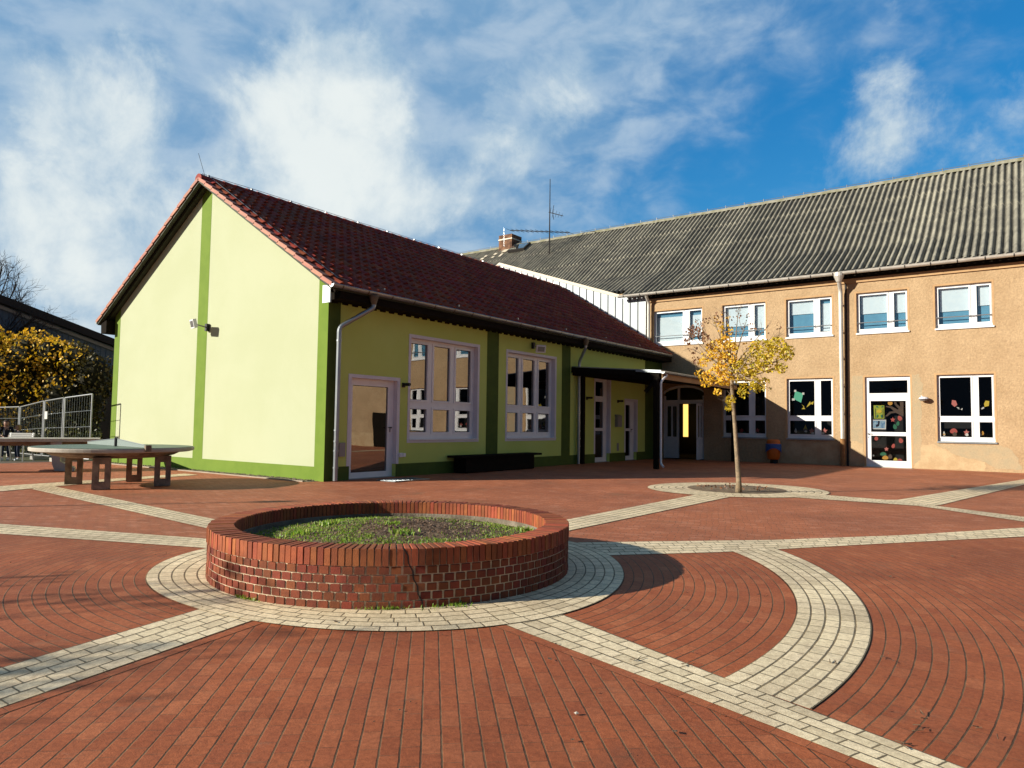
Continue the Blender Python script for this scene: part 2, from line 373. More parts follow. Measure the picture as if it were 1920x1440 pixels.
def clone(root, label, loc=None, rotz=0, group=None):
    def cp(o, par):
        c = o.copy(); C.objects.link(c); c.parent = par
        for ch in o.children: cp(ch, c)
        return c
    c = cp(root, None); c['label'] = label
    if loc is not None: c.location = loc
    if group: c['group'] = group
    c.rotation_euler.z = rotz
    return c

# ------------------------------------------------------------------ measured planes
X0, Y0, YB = -14.51, 11.785, 32.04
PLZ = .362
# ================================================================== GROUND
MB().add([(-900, -900, -.012), (900, -900, -.012), (900, 1200, -.012), (-900, 1200, -.012)], [(0, 1, 2, 3)]).build('ground', 'asphalt')['kind'] = 'structure'
def uvpoly(mb, pts, z, ang, w=.095, l=.19, org=(0, 0)):
    ca, sa = math.cos(ang), math.sin(ang)
    uv = [(((x - org[0]) * ca + (y - org[1]) * sa) / l, (-(x - org[0]) * sa + (y - org[1]) * ca) / w) for x, y in pts]
    mb.add([(x, y, z) for x, y in pts], [tuple(range(len(pts)))], [uv])
b = MB(); uvpoly(b, [(-27.5, -14), (14, -14), (14, YB), (X0, YB), (X0, Y0), (-27.5, Y0)], 0, R(20))
b.build('courtyard_paving', 'redfar')['kind'] = 'structure'
CX, CY = -5.45, 5.5
def fcurve(samples, smooth):
    """smooth periodic radius curve through measured (angle, radius) samples (low-order Fourier fit)"""
    import numpy as np
    A = []; B = []
    for a, r in samples:
        t = R(a); A.append([1] + [f(k * t) for k in range(1, smooth + 1) for f in (math.cos, math.sin)]); B.append(r)
    A = np.array(A); lam = .15 * np.eye(A.shape[1]); lam[0, 0] = 0
    c = np.linalg.solve(A.T @ A + lam, A.T @ np.array(B))
    return lambda t: float(c[0] + sum(c[2 * k - 1] * math.cos(k * t) + c[2 * k] * math.sin(k * t) for k in range(1, smooth + 1)))
ringR = fcurve([(-129, 2.50), (-114, 2.39), (-95, 2.32), (-72, 2.41), (-56, 2.42), (-40, 2.47), (-26, 2.53), (-13, 2.52), (3, 2.38), (26, 2.31), (47, 2.36), (74, 2.54), (110, 2.5), (150, 2.45), (-165, 2.5)], 3)
def circR(c, r):
    dx, dy = c[0] - CX, c[1] - CY
    def f(t):
        bb = dx * math.cos(t) + dy * math.sin(t); return bb + math.sqrt(max(bb * bb - dx * dx - dy * dy + r * r, 0))
    return f
hin, hout = circR((-6.49, 5.03), 5.02), circR((-7.02, 4.96), 6.09)
def pol(r, t): return (CX + r * math.cos(t), CY + r * math.sin(t))
def arcs(mb, fa, fb, n, t0, t1, z, row0=0, l=.19, step=R(2)):
    """n courses between polar curves fa and fb (functions of angle)"""
    k = max(2, int(abs(t1 - t0) / step))
    for i in range(n):
        a, bq = i / n, (i + 1) / n; s = 0; prev = None; vs = []; uvs = []
        for j in range(k + 1):
            t = t0 + (t1 - t0) * j / k
            ra = fa(t) + (fb(t) - fa(t)) * a; rb = fa(t) + (fb(t) - fa(t)) * bq
            p, q = pol(ra, t), pol(rb, t); m = ((p[0] + q[0]) / 2, (p[1] + q[1]) / 2)
            if prev: s += math.hypot(m[0] - prev[0], m[1] - prev[1]) / l
            prev = m; vs += [(p[0], p[1], z), (q[0], q[1], z)]; uvs += [(s, row0 + i), (s, row0 + i + 1)]
        fs = [(2 * j, 2 * j + 1, 2 * j + 3, 2 * j + 2) for j in range(k)]
        # keep v strictly inside the course
        uvs = [(u, v) for u, v in uvs]
        mb.add(vs, fs, [[uvs[x] for x in f] for f in fs])
TA, TB, TCc, TD, TF, TG = R(-19.5), R(-79), R(-163), R(175), R(92), R(56)
b = MB()
arcs(b, ringR, hin, 16, TA, TG, .004, 100)
arcs(b, hout, lambda t: hout(t) + 3.8, 40, TA, TG, .004, 200)
arcs(b, ringR, lambda t: ringR(t) + 8.2, 84, TB, TCc, .004, 400)
b.build('curved_paving', 'red')['kind'] = 'structure'
# front sector: straight courses that run towards the camera
b = MB(); pts = [pol(1.9, TB), pol(9, TB), (0.5, -6), (7, -3), pol(12, TA), pol(1.9, TA)]
uvpoly(b, pts, .004, R(90 + 42.6), org=(-.03, 0)); b.build('front_paving', 'red')['kind'] = 'structure'
# pale bands: (edge a points, edge b points) -> n courses
def band(mb, ea, eb, n, z, row0, l=.19):
    def resample(e, K=48):
        e = [Vector((p[0], p[1], 0)) for p in e]; L = [0]
        for i in range(1, len(e)): L.append(L[-1] + (e[i] - e[i - 1]).length)
        out = []
        for k in range(K + 1):
            s = L[-1] * k / K; i = 1
            while i < len(e) - 1 and L[i] < s: i += 1
            out.append(e[i - 1].lerp(e[i], (s - L[i - 1]) / (L[i] - L[i - 1])))
        return out
    A, B = resample(ea), resample(eb)
    for i in range(n):
        vs = []; uvs = []; s = 0
        for j in range(len(A)):
            p, q = A[j].lerp(B[j], i / n), A[j].lerp(B[j], (i + 1) / n)
            if j: s += ((p + q) / 2 - pm).length / l
            pm = (p + q) / 2; vs += [(p.x, p.y, z), (q.x, q.y, z)]; uvs += [(s, row0 + i), (s, row0 + i + 1)]
        fs = [(2 * j, 2 * j + 1, 2 * j + 3, 2 * j + 2) for j in range(len(A) - 1)]
        mb.add(vs, fs, [[uvs[x] for x in f] for f in fs])
b = MB(); rr = M['red']
# red edge courses beside the front bands
band(b, [(-3.28, 4.27), (-1.57, 3.80), (-.61, 3.51), (1.4, 2.83)], [(-3.25, 4.36), (-1.57, 3.89), (-.61, 3.6), (1.4, 2.92)], 1, .006, 900)
band(b, [(-4.65, 3.25), (-4.24, 1.48), (-3.72, -.6)], [(-4.74, 3.25), (-4.33, 1.48), (-3.81, -.6)], 1, .006, 903)
b.build('red_edge_course', 'red')['kind'] = 'structure'
b = MB()
band(b, [(-3.35, 5.0), (-2.98, 4.84), (-1.56, 4.28), (-.3, 3.83), (2.2, 2.93), (6, 1.56)], [(-3.5, 4.45), (-3.2, 4.34), (-1.57, 3.88), (-.61, 3.59), (1.9, 2.75), (5.8, 1.4)], 4, .008, 0)
band(b, [(-5.42, 3.35), (-5.37, 3.15), (-5.02, 1.71), (-4.45, -.6)], [(-4.79, 3.35), (-4.75, 3.17), (-4.33, 1.48), (-3.82, -.6)], 5, .008, 10)
band(b, [(-7.6, 5.38), (-8.8, 4.98), (-11.81, 3.92), (-17, 2.1)], [(-7.55, 4.83), (-8.13, 4.61), (-10.78, 3.59), (-16.4, 1.5)], 5, .008, 20)
band(b, [(-7.4, 5.93), (-10.03, 6.14), (-18.28, 6.86)], [(-7.4, 5.42), (-9.2, 5.55), (-17.06, 6.21)], 5, .008, 30)
band(b, [(-18.1, 3), (-18.31, 6.04), (-18.8, 8.87), (-19.3, 10.8)], [(-17.0, 3), (-17.0, 5.61), (-18.1, 8.6), (-18.6, 10.8)], 5, .0085, 40)
band(b, [(-5.95, 7.6), (-6.04, 9.75), (-6.12, 15.81)], [(-5.40, 7.6), (-5.38, 8.68), (-5.35, 15.39)], 5, .008, 50)
band(b, [(-5.0, 7.65), (-4.77, 7.94), (-2.81, 9.94), (-1.5, 11.64), (-.16, 13.82), (2, 17.2), (9, 28.2)], [(-4.4, 6.95), (-3.93, 7.49), (-2.99, 8.57), (-1.41, 10.87), (-.15, 12.63), (2, 15.8), (9, 26.8)], 5, .0082, 60)
band(b, [(-4.6, 17.6), (-3.96, 17.4), (-2.41, 17.1), (-.18, 15.53), (2, 14), (11, 7.6)], [(-4.6, 16.3), (-4.13, 16.25), (-1.91, 16.27), (-.17, 14.71), (2, 13.2), (11, 6.8)], 6, .0094, 70)
band(b, [(-2.9, 16.9), (-2.41, 17.3), (-.29, 27.85), (.6, 32)], [(-1.95, 16.3), (-1.6, 16.5), (-.22, 25.3), (1.5, 32)], 6, .0085, 80)
b.build('pale_paving_bands', 'white')['kind'] = 'structure'
b = MB(); arcs(b, lambda t: 1.55, ringR, 8, 0, 2 * math.pi, .012, 0)
b.build('pale_ring_paving', 'white')['kind'] = 'structure'
b = MB(); arcs(b, hin, hout, 5, R(-17.6), R(53), .010, 20)
b.build('pale_arc_paving', 'white')['kind'] = 'structure'
# tree ring
oc = (CX, CY)
CX, CY = -5.9, 17.35
b = MB(); arcs(b, lambda t: 1.1, lambda t: 2.08 + .1 * math.cos(t * 2 - 2), 6, 0, 2 * math.pi, .012, 0, step=R(4)); b.build('tree_ring_paving', 'white')['kind'] = 'structure'
CX, CY = oc
b = MB()
for k in range(48):
    pass
b.lathe((-5.9, 17.35, 0), [(1.16, .02), (.9, .03), (.5, .05), (0.01, .06)], 40)
b.build('tree_pit_soil', 'soilpale', smooth=True)['kind'] = 'structure'
# lawn behind the fence, kerb and gravel along the gable
b = MB().add([(-27.5, Y0, -.006), (-60, -30, -.006), (-60, 60, -.006), (-24, 60, -.006), (-26.1, Y0, -.006)], [(0, 1, 2, 3, 4)])
b.build('lawn', 'grass')['kind'] = 'structure'
b = MB(); b.box(-26, X0 - .3, Y0 - .42, Y0 - .36, -.05, .03); b.build('kerb', 'kerb')['kind'] = 'structure'
b = MB().add([(-26, Y0 - .36, .006), (X0 - .2, Y0 - .36, .006), (X0 - .2, Y0, .006), (-26, Y0, .006)], [(0, 1, 2, 3)]); b.build('gravel_strip', 'gravel')['kind'] = 'structure'
def pebble(mb, p, r, rn):
    q = [(1, 0, 0), (-1, 0, 0), (0, 1, 0), (0, -1, 0), (0, 0, 1), (0, 0, -1)]
    a = rn.random() * 6; sx, sy, sz = r * rn.uniform(.7, 1.3), r * rn.uniform(.6, 1), r * rn.uniform(.4, .8)
    vs = [(p[0] + x * sx * math.cos(a) - y * sy * math.sin(a), p[1] + x * sx * math.sin(a) + y * sy * math.cos(a), p[2] + z * sz) for x, y, z in q]
    mb.add(vs, [(0, 2, 4), (2, 1, 4), (1, 3, 4), (3, 0, 4), (2, 0, 5), (1, 2, 5), (3, 1, 5), (0, 3, 5)])
b = MB()
for k in range(900):
    pebble(b, (rnd.uniform(-25.9, X0 - .3), Y0 - rnd.uniform(.0, .36), .02), rnd.uniform(.015, .04), rnd)
tag(b.build('gravel_stones', 'gravel'), 'loose gravel stones along the foot of the pale green gable wall', 'gravel', kind='stuff')
# crumbs, twigs and stones on the paving
b = MB()
for k in range(260):
    x, y = rnd.uniform(-9, 1.5), rnd.uniform(1.8, 11)
    if math.hypot(x + 5.49, y - 5.42) < 1.9: continue
    pebble(b, (x, y, .016), rnd.uniform(.003, .008), rnd)
for (px, py) in [(1290, 1253), (1180, 1240), (1720, 1345), (1735, 1375), (1690, 1400), (1665, 1240), (1560, 1245), (1850, 1380), (1430, 1120), (1740, 1070)]:
    p = onZ(px, py); 
    for j in range(3):
        a = rnd.random() * 6; d = Vector((math.cos(a), math.sin(a), 0)) * rnd.uniform(.01, .03)
        q = p + Vector((rnd.uniform(-.05, .05), rnd.uniform(-.05, .05), .016)); b.tube([q - d, q + d + Vector((0, 0, .008))], .0025, 4)
rl = random.Random(77)
for k in range(70):
    x, y = rl.uniform(-12, 1.5), rl.uniform(2.5, 20)
    if math.hypot(x + 5.49, y - 5.42) < 2: continue
    a = rl.random() * 6.28; s_ = rl.uniform(.012, .028); u = Vector((math.cos(a), math.sin(a), .15)) * s_; v = Vector((-math.sin(a), math.cos(a), .1)) * s_ * .7; p = Vector((x, y, .02)); b.add([p - u, p - v, p + u, p + v], [(0, 1, 2, 3)])
tag(b.build('paving_litter', 'soil'), 'dark crumbs and short twigs scattered over the red and pale paving', 'litter', kind='stuff')
b = MB(); pebble(b, tuple(onZ(1081, 1343) + Vector((0, 0, .016))), .016, rnd)
tag(b.build('pebble', 'palecon'), 'single pale pebble lying on the red paving in front of the planter', 'pebble')

# ================================================================== BRICK PLANTER
PX, PY, PR, PH = -5.49, 5.42, 1.83, .49
pt = thing('brick_planter', 'round planter of red brick with an upright brick coping, cracked at the front', 'planter', (PX, PY, 0))
b = MB(); b.lathe((PX, PY, 0), [(PR - .007, 0), (PR - .007, PH - .14), (PR - .012, PH - .02), (PR - .225, PH - .02)], 120)
b.build('mortar_core', 'mortar', pt)
b = MB(); b.lathe((PX, PY, 0), [(PR - .225, PH - .02), (PR - .228, PH - .13), (PR - .245, PH - .15), (PR - .25, .1)], 120); b.build('inner_lining', 'lining', pt)
def arcbox(mb, r0, r1, t0, t1, z0, z1, bev=.004):
    a = [pp(r0, t0), pp(r1, t0), pp(r1, t1), pp(r0, t1)]
    am = [pp(r0 + bev, t0 + bev / r0), pp(r1 - bev, t0 + bev / r1), pp(r1 - bev, t1 - bev / r1), pp(r0 + bev, t1 - bev / r0)]
    vs = [(x, y, z0) for x, y in a] + [(x, y, z1 - bev) for x, y in a] + [(x, y, z1) for x, y in am]
    mb.add(vs, [(3, 2, 1, 0), (0, 1, 5, 4), (1, 2, 6, 5), (2, 3, 7, 6), (3, 0, 4, 7), (4, 5, 9, 8), (5, 6, 10, 9), (6, 7, 11, 10), (7, 4, 8, 11), (8, 9, 10, 11)])
def pp(r, t): return (PX + r * math.cos(t), PY + r * math.sin(t))
crack_t = math.atan2((onZ(770, 1139) - Vector((PX, PY, 0))).y, (onZ(770, 1139) - Vector((PX, PY, 0))).x)
b = MB(); n = 118; course = (PH - .145) / 5
for i in range(5):
    off = (i % 2) * .5 + rnd.uniform(-.08, .08)
    ct = crack_t + (i - 2) * -.018
    for k in range(n):
        t0 = 2 * math.pi * (k + off) / n; w = 2 * math.pi / n; g = .018 / PR
        dr = rnd.uniform(-.001, .005)
        z0 = i * course + .008
        arcbox(b, PR - .12, PR + dr, t0 + g / 2, t0 + w - g / 2, z0, z0 + course - .010)
b.build('brick_courses', 'brick', pt)
b = MB(); n = 196
for k in range(n):
    t0 = 2 * math.pi * k / n; w = 2 * math.pi / n
    dz = rnd.uniform(-.004, .003); dr = rnd.uniform(-.004, .005)
    arcbox(b, PR - .24, PR + .006 + dr, t0 + w * .09, t0 + w * .91, PH - .14, PH + dz, .005)
b.build('coping_bricks', 'coping', pt)
b = MB(); path = []
for i in range(9):
    path.append((crack_t + (.05 if i > 5 else .05 - .02 * (6 - i) * -.5) + rnd.uniform(-.008, .008), PH - .001 - i * PH / 8.))
vs = []
for i in range(9):
    zz_ = PH + .002 - i * (PH + .002) / 8; tt = crack_t - .035 + .011 * i + (.004 if i % 2 else -.004); wdt = .0035 if i < 8 else .002
    for sgn in (-1, 1):
        x, y = pp(PR + .0085, tt + sgn * wdt / 1.); vs.append((x, y, zz_))
b.add(vs, [(2 * i, 2 * i + 1, 2 * i + 3, 2 * i + 2) for i in range(8)]); b.build('crack', 'black', pt)
b = MB(); prof = []
vs = [(PX, PY, .41)]; fs = []; NR, NA = 14, 72
for i in range(1, NR + 1):
    for k in range(NA):
        r = (PR - .24) * i / NR; t = 2 * math.pi * k / NA
        h = .41 - .13 * (i / NR) ** 2.2 + rnd.uniform(-.014, .014); vs.append((PX + r * math.cos(t), PY + r * math.sin(t), h))
for k in range(NA): fs.append((0, 1 + k, 1 + (k + 1) % NA))
for i in range(NR - 1):
    for k in range(NA): fs.append((1 + i * NA + k, 1 + (i + 1) * NA + k, 1 + (i + 1) * NA + (k + 1) % NA, 1 + i * NA + (k + 1) % NA))
b.add(vs, fs); b.build('soil', 'soil', pt, smooth=True)
def soilz(x, y): r = math.hypot(x - PX, y - PY) / (PR - .24); return .41 - .13 * r ** 2.2
M['blade'] = leafmat('grass_blade', [(.16, .36, .012), (.30, .56, .03), (.50, .62, .05), (.20, .42, .02), (.60, .58, .12)], .5)
M['chip'] = leafmat('leaf_litter', [(.16, .09, .055), (.30, .18, .11), (.10, .055, .035), (.46, .33, .22), (.20, .11, .065)], .05)
def blade(mb, p, h, w, rn, lean=.6):
    a = rn.random() * 6.283; b_ = rn.random() * 6.283
    s = Vector((math.cos(a), math.sin(a), 0)) * w; l = Vector((math.cos(b_), math.sin(b_), 0)) * h * lean * rn.random()
    p = Vector(p); m = p + l * .35 + Vector((0, 0, h * .6)); t = p + l + Vector((0, 0, h * rn.uniform(.75, 1)))
    mb.add([p - s, p + s, m + s * .7, m - s * .7, t], [(0, 1, 2, 3), (3, 2, 4)])
b = MB(); rg = random.Random(3)
cl = [(rg.uniform(-1.5, 1.5), rg.uniform(-1.5, 1.5), rg.uniform(.12, .35)) for _ in range(46)]
for k in range(34000):
    if k % 4 == 0:
        r = 1.52 * math.sqrt(rg.random()); t = rg.random() * 6.283; x, y = r * math.cos(t), r * math.sin(t)
    else:
        c = cl[rg.randrange(len(cl))]; x, y = c[0] + rg.gauss(0, c[2]), c[1] + rg.gauss(0, c[2])
    if math.hypot(x, y) > 1.55: continue
    edge = math.hypot(x, y) / 1.55
    # bare leafy centre strip, greener towards the camera's left and right
    if abs(x * .7 + y * .7 + .0) < .0: continue
    gx, gy = x * rt.x + y * rt.y, -(x * rt.y) * -1 * 0 + (x * fw.x + y * fw.y)
    dens_ = .10 + .75 * edge ** 1.5 + (.45 if gx < -.35 else 0) + (.35 if gx > .95 else 0) - (.25 if -.1 < gx < .9 and gy > -.6 else 0)
    if rg.random() > dens_: continue
    h = rg.uniform(.012, .032) * (1.6 if rg.random() < .08 else 1)
    blade(b, (PX + x, PY + y, soilz(PX + x, PY + y) - .004), h, rg.uniform(.003, .007), rg)
for (px, py, nn, hh) in [(760, 1005, 60, .07), (560, 1000, 50, .06), (990, 985, 90, .07), (615, 985, 70, .06), (735, 990, 60, .05), (450, 990, 40, .06)]:
    c = onZ(px, py, .38)
    for k in range(nn):
        x, y = c.x + rg.gauss(0, .06), c.y + rg.gauss(0, .06)
        if math.hypot(x - PX, y - PY) < 1.55: blade(b, (x, y, soilz(x, y)), hh * rg.uniform(.6, 1.2), rg.uniform(.006, .012), rg, .9)
tag(b.build('planter_grass', 'blade', recalc=False), 'short green grass and weeds growing inside the round brick planter', 'grass', kind='stuff')
b = MB()
for k in range(9000):
    r = 1.5 * rg.random() ** .7; t = rg.random() * 6.283; x, y = PX + r * math.cos(t), PY + r * math.sin(t)
    s = rg.uniform(.006, .017); a = rg.random() * 6.283
    u = Vector((math.cos(a), math.sin(a), rg.uniform(-.6, .6))) * s; v = Vector((-math.sin(a), math.cos(a), rg.uniform(-.5, .5))) * s * .6
    p = Vector((x, y, soilz(x, y) + rg.uniform(.002, .016))); b.add([p - u, p - v, p + u, p + v], [(0, 1, 2, 3)])
tag(b.build('leaf_litter', 'chip', recalc=False), 'brown fallen leaf litter lying among the grass in the brick planter', 'leaf litter', kind='stuff')
b = MB()
for (px, py, nn) in [(735, 1138, 60), (860, 1137, 70), (485, 1118, 30), (500, 1122, 20), (700, 1140, 25), (815, 1141, 20)]:
    c = onZ(px, py)
    for k in range(nn):
        x, y = c.x + rg.gauss(0, .05), c.y + rg.gauss(0, .05); d = Vector((x - PX, y - PY, 0))
        if d.length < PR + .005: d = d.normalized() * (PR + .01 + rg.random() * .02)
        blade(b, (PX + d.x, PY + d.y, .012), rg.uniform(.012, .04), rg.uniform(.003, .006), rg, 1)
tag(b.build('weeds', 'blade', recalc=False), 'small weeds sprouting from the joint at the foot of the brick planter', 'weeds', kind='stuff')

# ================================================================== WALL HELPERS
# local wall frame: u along the wall, v out of the wall, w up
def mapY(u, v, w): return (u, YB - v, w)
def mapX(u, v, w): return (X0 + v, u, w)
def wallsheet(mb, mp, u0, u1, w0, w1, holes, depth, th=.3):
    us = sorted({u0, u1} | {h[0] for h in holes} | {h[1] for h in holes}); ws = sorted({w0, w1} | {h[2] for h in holes} | {h[3] for h in holes})
    us = [x for x in us if u0 <= x <= u1]; ws = [x for x in ws if w0 <= x <= w1]
    for i in range(len(us) - 1):
        for j in range(len(ws) - 1):
            cu, cw = (us[i] + us[i + 1]) / 2, (ws[j] + ws[j + 1]) / 2
            if any(h[0] < cu < h[1] and h[2] < cw < h[3] for h in holes): continue
            for v in (0, -th):
                mb.add([mp(us[i], v, ws[j]), mp(us[i + 1], v, ws[j]), mp(us[i + 1], v, ws[j + 1]), mp(us[i], v, ws[j + 1])], [(0, 1, 2, 3)])
    for (a, c, d, e) in holes:
        for (p, q) in [((a, d), (a, e)), ((c, d), (c, e)), ((a, e), (c, e))] + ([((a, d), (c, d))] if d > w0 + .01 else []):
            mb.add([mp(p[0], 0, p[1]), mp(q[0], 0, q[1]), mp(q[0], -th, q[1]), mp(p[0], -th, p[1])], [(0, 1, 2, 3)])
def lbox(mb, mp, u0, u1, v0, v1, w0, w1):
    a = [mp(u0, v0, w0), mp(u1, v0, w0), mp(u1, v1, w0), mp(u0, v1, w0)]
    mb.hexa([Vector(p) for p in a], [Vector((p[0], p[1], p[2] + (w1 - w0))) for p in a])
def grid_frame(mb, mp, u0, u1, w0, w1, cells, v0, v1):
    """solid frame of rectangular bars filling [u0,u1]x[w0,w1] except the cells"""
    us = sorted({u0, u1} | {h[0] for h in cells} | {h[1] for h in cells}); ws = sorted({w0, w1} | {h[2] for h in cells} | {h[3] for h in cells})
    for i in range(len(us) - 1):
        for j in range(len(ws) - 1):
            cu, cw = (us[i] + us[i + 1]) / 2, (ws[j] + ws[j + 1]) / 2
            if any(h[0] < cu < h[1] and h[2] < cw < h[3] for h in cells): continue
            mb.add([mp(us[i], v1, ws[j]), mp(us[i + 1], v1, ws[j]), mp(us[i + 1], v1, ws[j + 1]), mp(us[i], v1, ws[j + 1])], [(0, 1, 2, 3)])
    for (a, c, d, e) in list(cells) + [(u0, u1, w0, w1)]:
        for (p, q) in [((a, d), (a, e)), ((c, d), (c, e)), ((a, e), (c, e)), ((a, d), (c, d))]:
            mb.add([mp(p[0], v0, p[1]), mp(q[0], v0, q[1]), mp(q[0], v1, q[1]), mp(p[0], v1, p[1])], [(0, 1, 2, 3)])
def pane(mp, cells, v, name, m, parent, seal=True):
    b = MB()
    for (a, c, d, e) in cells: b.add([mp(a, v, d), mp(c, v, d), mp(c, v, e), mp(a, v, e)], [(0, 1, 2, 3)])
    o = b.build(name, m, parent, recalc=False)
    if seal:
        b = MB(); k = .014
        for (a, c, d, e) in cells:
            for (p, q, r, s) in [(a, a + k, d, e), (c - k, c, d, e), (a + k, c - k, d, d + k), (a + k, c - k, e - k, e)]:
                b.add([mp(p, v + .004, r), mp(q, v + .004, r), mp(q, v + .004, s), mp(p, v + .004, s)], [(0, 1, 2, 3)])
        b.build('seal', 'seal', parent, recalc=False)
    return o

# ================================================================== GREEN HALL BUILDING
hb = thing('hall_building', 'single storey hall with pale yellow-green gable wall, dark green stripes and dark red tiled roof', 'building', (-20.25, Y0, 0))
EZ, RZ = 4.93, 8.83; RX = -20.25; XE = -13.98; XW = -26.52; YV = Y0 - .40; SL = (RZ - EZ) / (XE - RX)
def roofz(x): return RZ - abs(x - RX) * SL
GL = -25.99
b = MB(); wt = .14
prof = [(GL, 0), (X0, 0), (X0, roofz(X0) - wt), (RX, RZ - wt), (GL, roofz(GL) - wt)]
b.add([(x, Y0, z) for x, z in prof] + [(x, Y0 + .3, z) for x, z in prof], [(0, 1, 2, 3, 4), (9, 8, 7, 6, 5), (0, 4, 9, 5), (4, 3, 8, 9), (3, 2, 7, 8)])
b.build('gable_wall', 'gable', hb)
b = MB()
doors = [(12.6, 14.29, 0, 2.70), (25.56, 26.81, 0, 3.53), (28.24, 29.34, 0, 2.64)]
wins = [(14.80, 17.88, 1.02, 4.0), (19.50, 22.50, 1.02, 4.0)]
wallsheet(b, mapX, Y0 + .001, YB, 0, 4.75, doors + wins, .2)
b.build('side_wall', 'side', hb, recalc=False)
MB().box(GL - .02, GL + .28, Y0 + .3, YB, 0, 4.7).build('rear_wall', 'gable', hb)
# painted plinth and stripes (4 mm proud of the render)
def gstrip(mb, xa, xb, z0, za, zb=None, v=.004):
    zb = za if zb is None else zb
    mb.prism([(xa, Y0 - v, z0), (xb, Y0 - v, z0), (xb, Y0 - v, zb), (xa, Y0 - v, za)], (0, v - .0005, 0))
b = MB()
gstrip(b, GL - .004, X0 + .004, 0, PLZ)
pb = b.build('painted_plinth', 'paint', hb)
g4 = lambda px, py: onY(px, py, Y0).x
xs = (-20.66, -20.12)
b = MB(); gstrip(b, xs[0], RX, PLZ + .0005, roofz(xs[0]) - wt, RZ - wt); gstrip(b, RX, xs[1], PLZ + .0005, RZ - wt, roofz(xs[1]) - wt); b.build('painted_stripe', 'paint', hb)
b = MB(); gstrip(b, -14.9, X0 + .004, PLZ + .0005, roofz(-14.9) - wt, roofz(X0) - wt); b.build('painted_stripe', 'paint', hb)
b = MB(); gstrip(b, GL - .004, -25.62, PLZ + .0005, roofz(GL) - wt, roofz(-25.62) - wt); b.build('painted_stripe', 'paint', hb)
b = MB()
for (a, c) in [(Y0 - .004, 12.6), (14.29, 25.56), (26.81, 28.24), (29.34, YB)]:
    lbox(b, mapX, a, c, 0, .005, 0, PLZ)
b.build('painted_plinth', 'paintshade', hb)
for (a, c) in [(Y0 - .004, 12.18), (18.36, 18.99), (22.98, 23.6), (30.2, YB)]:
    b = MB(); lbox(b, mapX, a, c, 0, .006, PLZ, 4.74); b.build('painted_stripe', 'paintshade', hb)
# white surrounds
def surround(mp, u0, u1, w0, w1, iu0, iu1, iw0, iw1, parent, v=.012, bottom=True):
    b = MB()
    lbox(b, mp, u0, iu0, .0005, v, w0, w1); lbox(b, mp, iu1, u1, .0005, v, w0, w1); lbox(b, mp, iu0, iu1, .0005, v, iw1, w1)
    if bottom: lbox(b, mp, iu0, iu1, .0005, v, w0, iw0)
    # reveal lining
    for (a, c, d, e) in [(iu0, iu0, iw0, iw1), (iu1, iu1, iw0, iw1)]:
        s = .004 if a == iu0 else -.004
        lbox(b, mp, min(a, a + s), max(a, a + s), -.2, .012, d, e)
    lbox(b, mp, iu0 + .004, iu1 - .004, -.2, .012, iw1 - .004, iw1)
    return b.build('surround', 'wtrim', parent)
# two big windows
for (u0, u1, cols) in [(14.71, 17.97, [(14.93, 15.67), (15.95, 16.69), (16.97, 17.71)]), (19.41, 22.59, [(19.63, 20.34), (20.62, 21.34), (21.62, 22.34)])]:
    cells = [(a, c, d, e) for (a, c) in cols for (d, e) in ((2.20, 3.86), (1.25, 1.93))]
    b = MB(); grid_frame(b, mapX, u0 + .09, u1 - .09, 1.02, 4.0, cells, -.27, -.16)
    wn_ = b.build('window', 'pvc', hb)
    # raised sash frames
    b = MB()
    for (a, c, d, e) in cells:
        grid_frame(b, mapX, a - .07, c + .07, d - .055, e + .06, [(a, c, d, e)], -.16, -.14)
    b.build('sash', 'pvc', wn_)
    pane(mapX, cells, -.20, 'pane', 'gl_green', wn_)
    surround(mapX, u0, u1, .945, 4.09, u0 + .09, u1 - .09, 1.02, 4.0, wn_)
    b = MB(); lbox(b, mapX, u0 + .10, u1 - .03, -.15, .05, 1.022, 1.045); b.build('sill', 'pvc', wn_)
# doors
def gdoor(u0, u1, w1, iu0, iu1, iw1, cells, handle_u, handle_w):
    b = MB(); grid_frame(b, mapX, iu0 + .004, iu1 - .004, .02, iw1 - .004, cells, -.22, -.14)
    d = b.build('door', 'pvc', hb)
    pane(mapX, cells, -.18, 'pane', 'gl_green', d)
    b = MB(); lbox(b, mapX, iu0 + .004, iu1 - .004, -.26, -.02, 0.0, .02); b.build('threshold', 'grey', d)
    surround(mapX, u0, u1, PLZ, w1, iu0, iu1, PLZ, iw1, d, bottom=False)
    b = MB(); lbox(b, mapX, handle_u - .13, handle_u, -.085, -.07, handle_w, handle_w + .02); lbox(b, mapX, handle_u - .015, handle_u + .015, -.14, -.07, handle_w - .01, handle_w + .025)
    lbox(b, mapX, handle_u - .012, handle_u + .012, -.14, -.13, handle_w - .12, handle_w + .005); b.build('handle', 'black', d)
gdoor(12.50, 14.39, 2.79, 12.6, 14.29, 2.70, [(12.78, 14.08, .17, 2.51)], 14.17, 1.37)
gdoor(25.47, 26.90, 3.61, 25.56, 26.81, 3.53, [(25.72, 26.5, 2.75, 3.35), (25.72, 26.5, 1.42, 2.52), (25.72, 26.5, .2, 1.3)], 25.66, 1.36)
gdoor(28.15, 29.43, 2.725, 28.24, 29.34, 2.64, [(28.40, 28.98, 1.42, 2.46), (28.40, 28.98, .2, 1.3)], 29.06, 1.36)
b = MB(); b.box(X0 - 6, X0 - 3.0, 12.1, 31.5, .02, 4.2); b.build('interior_partition', 'dark', hb)
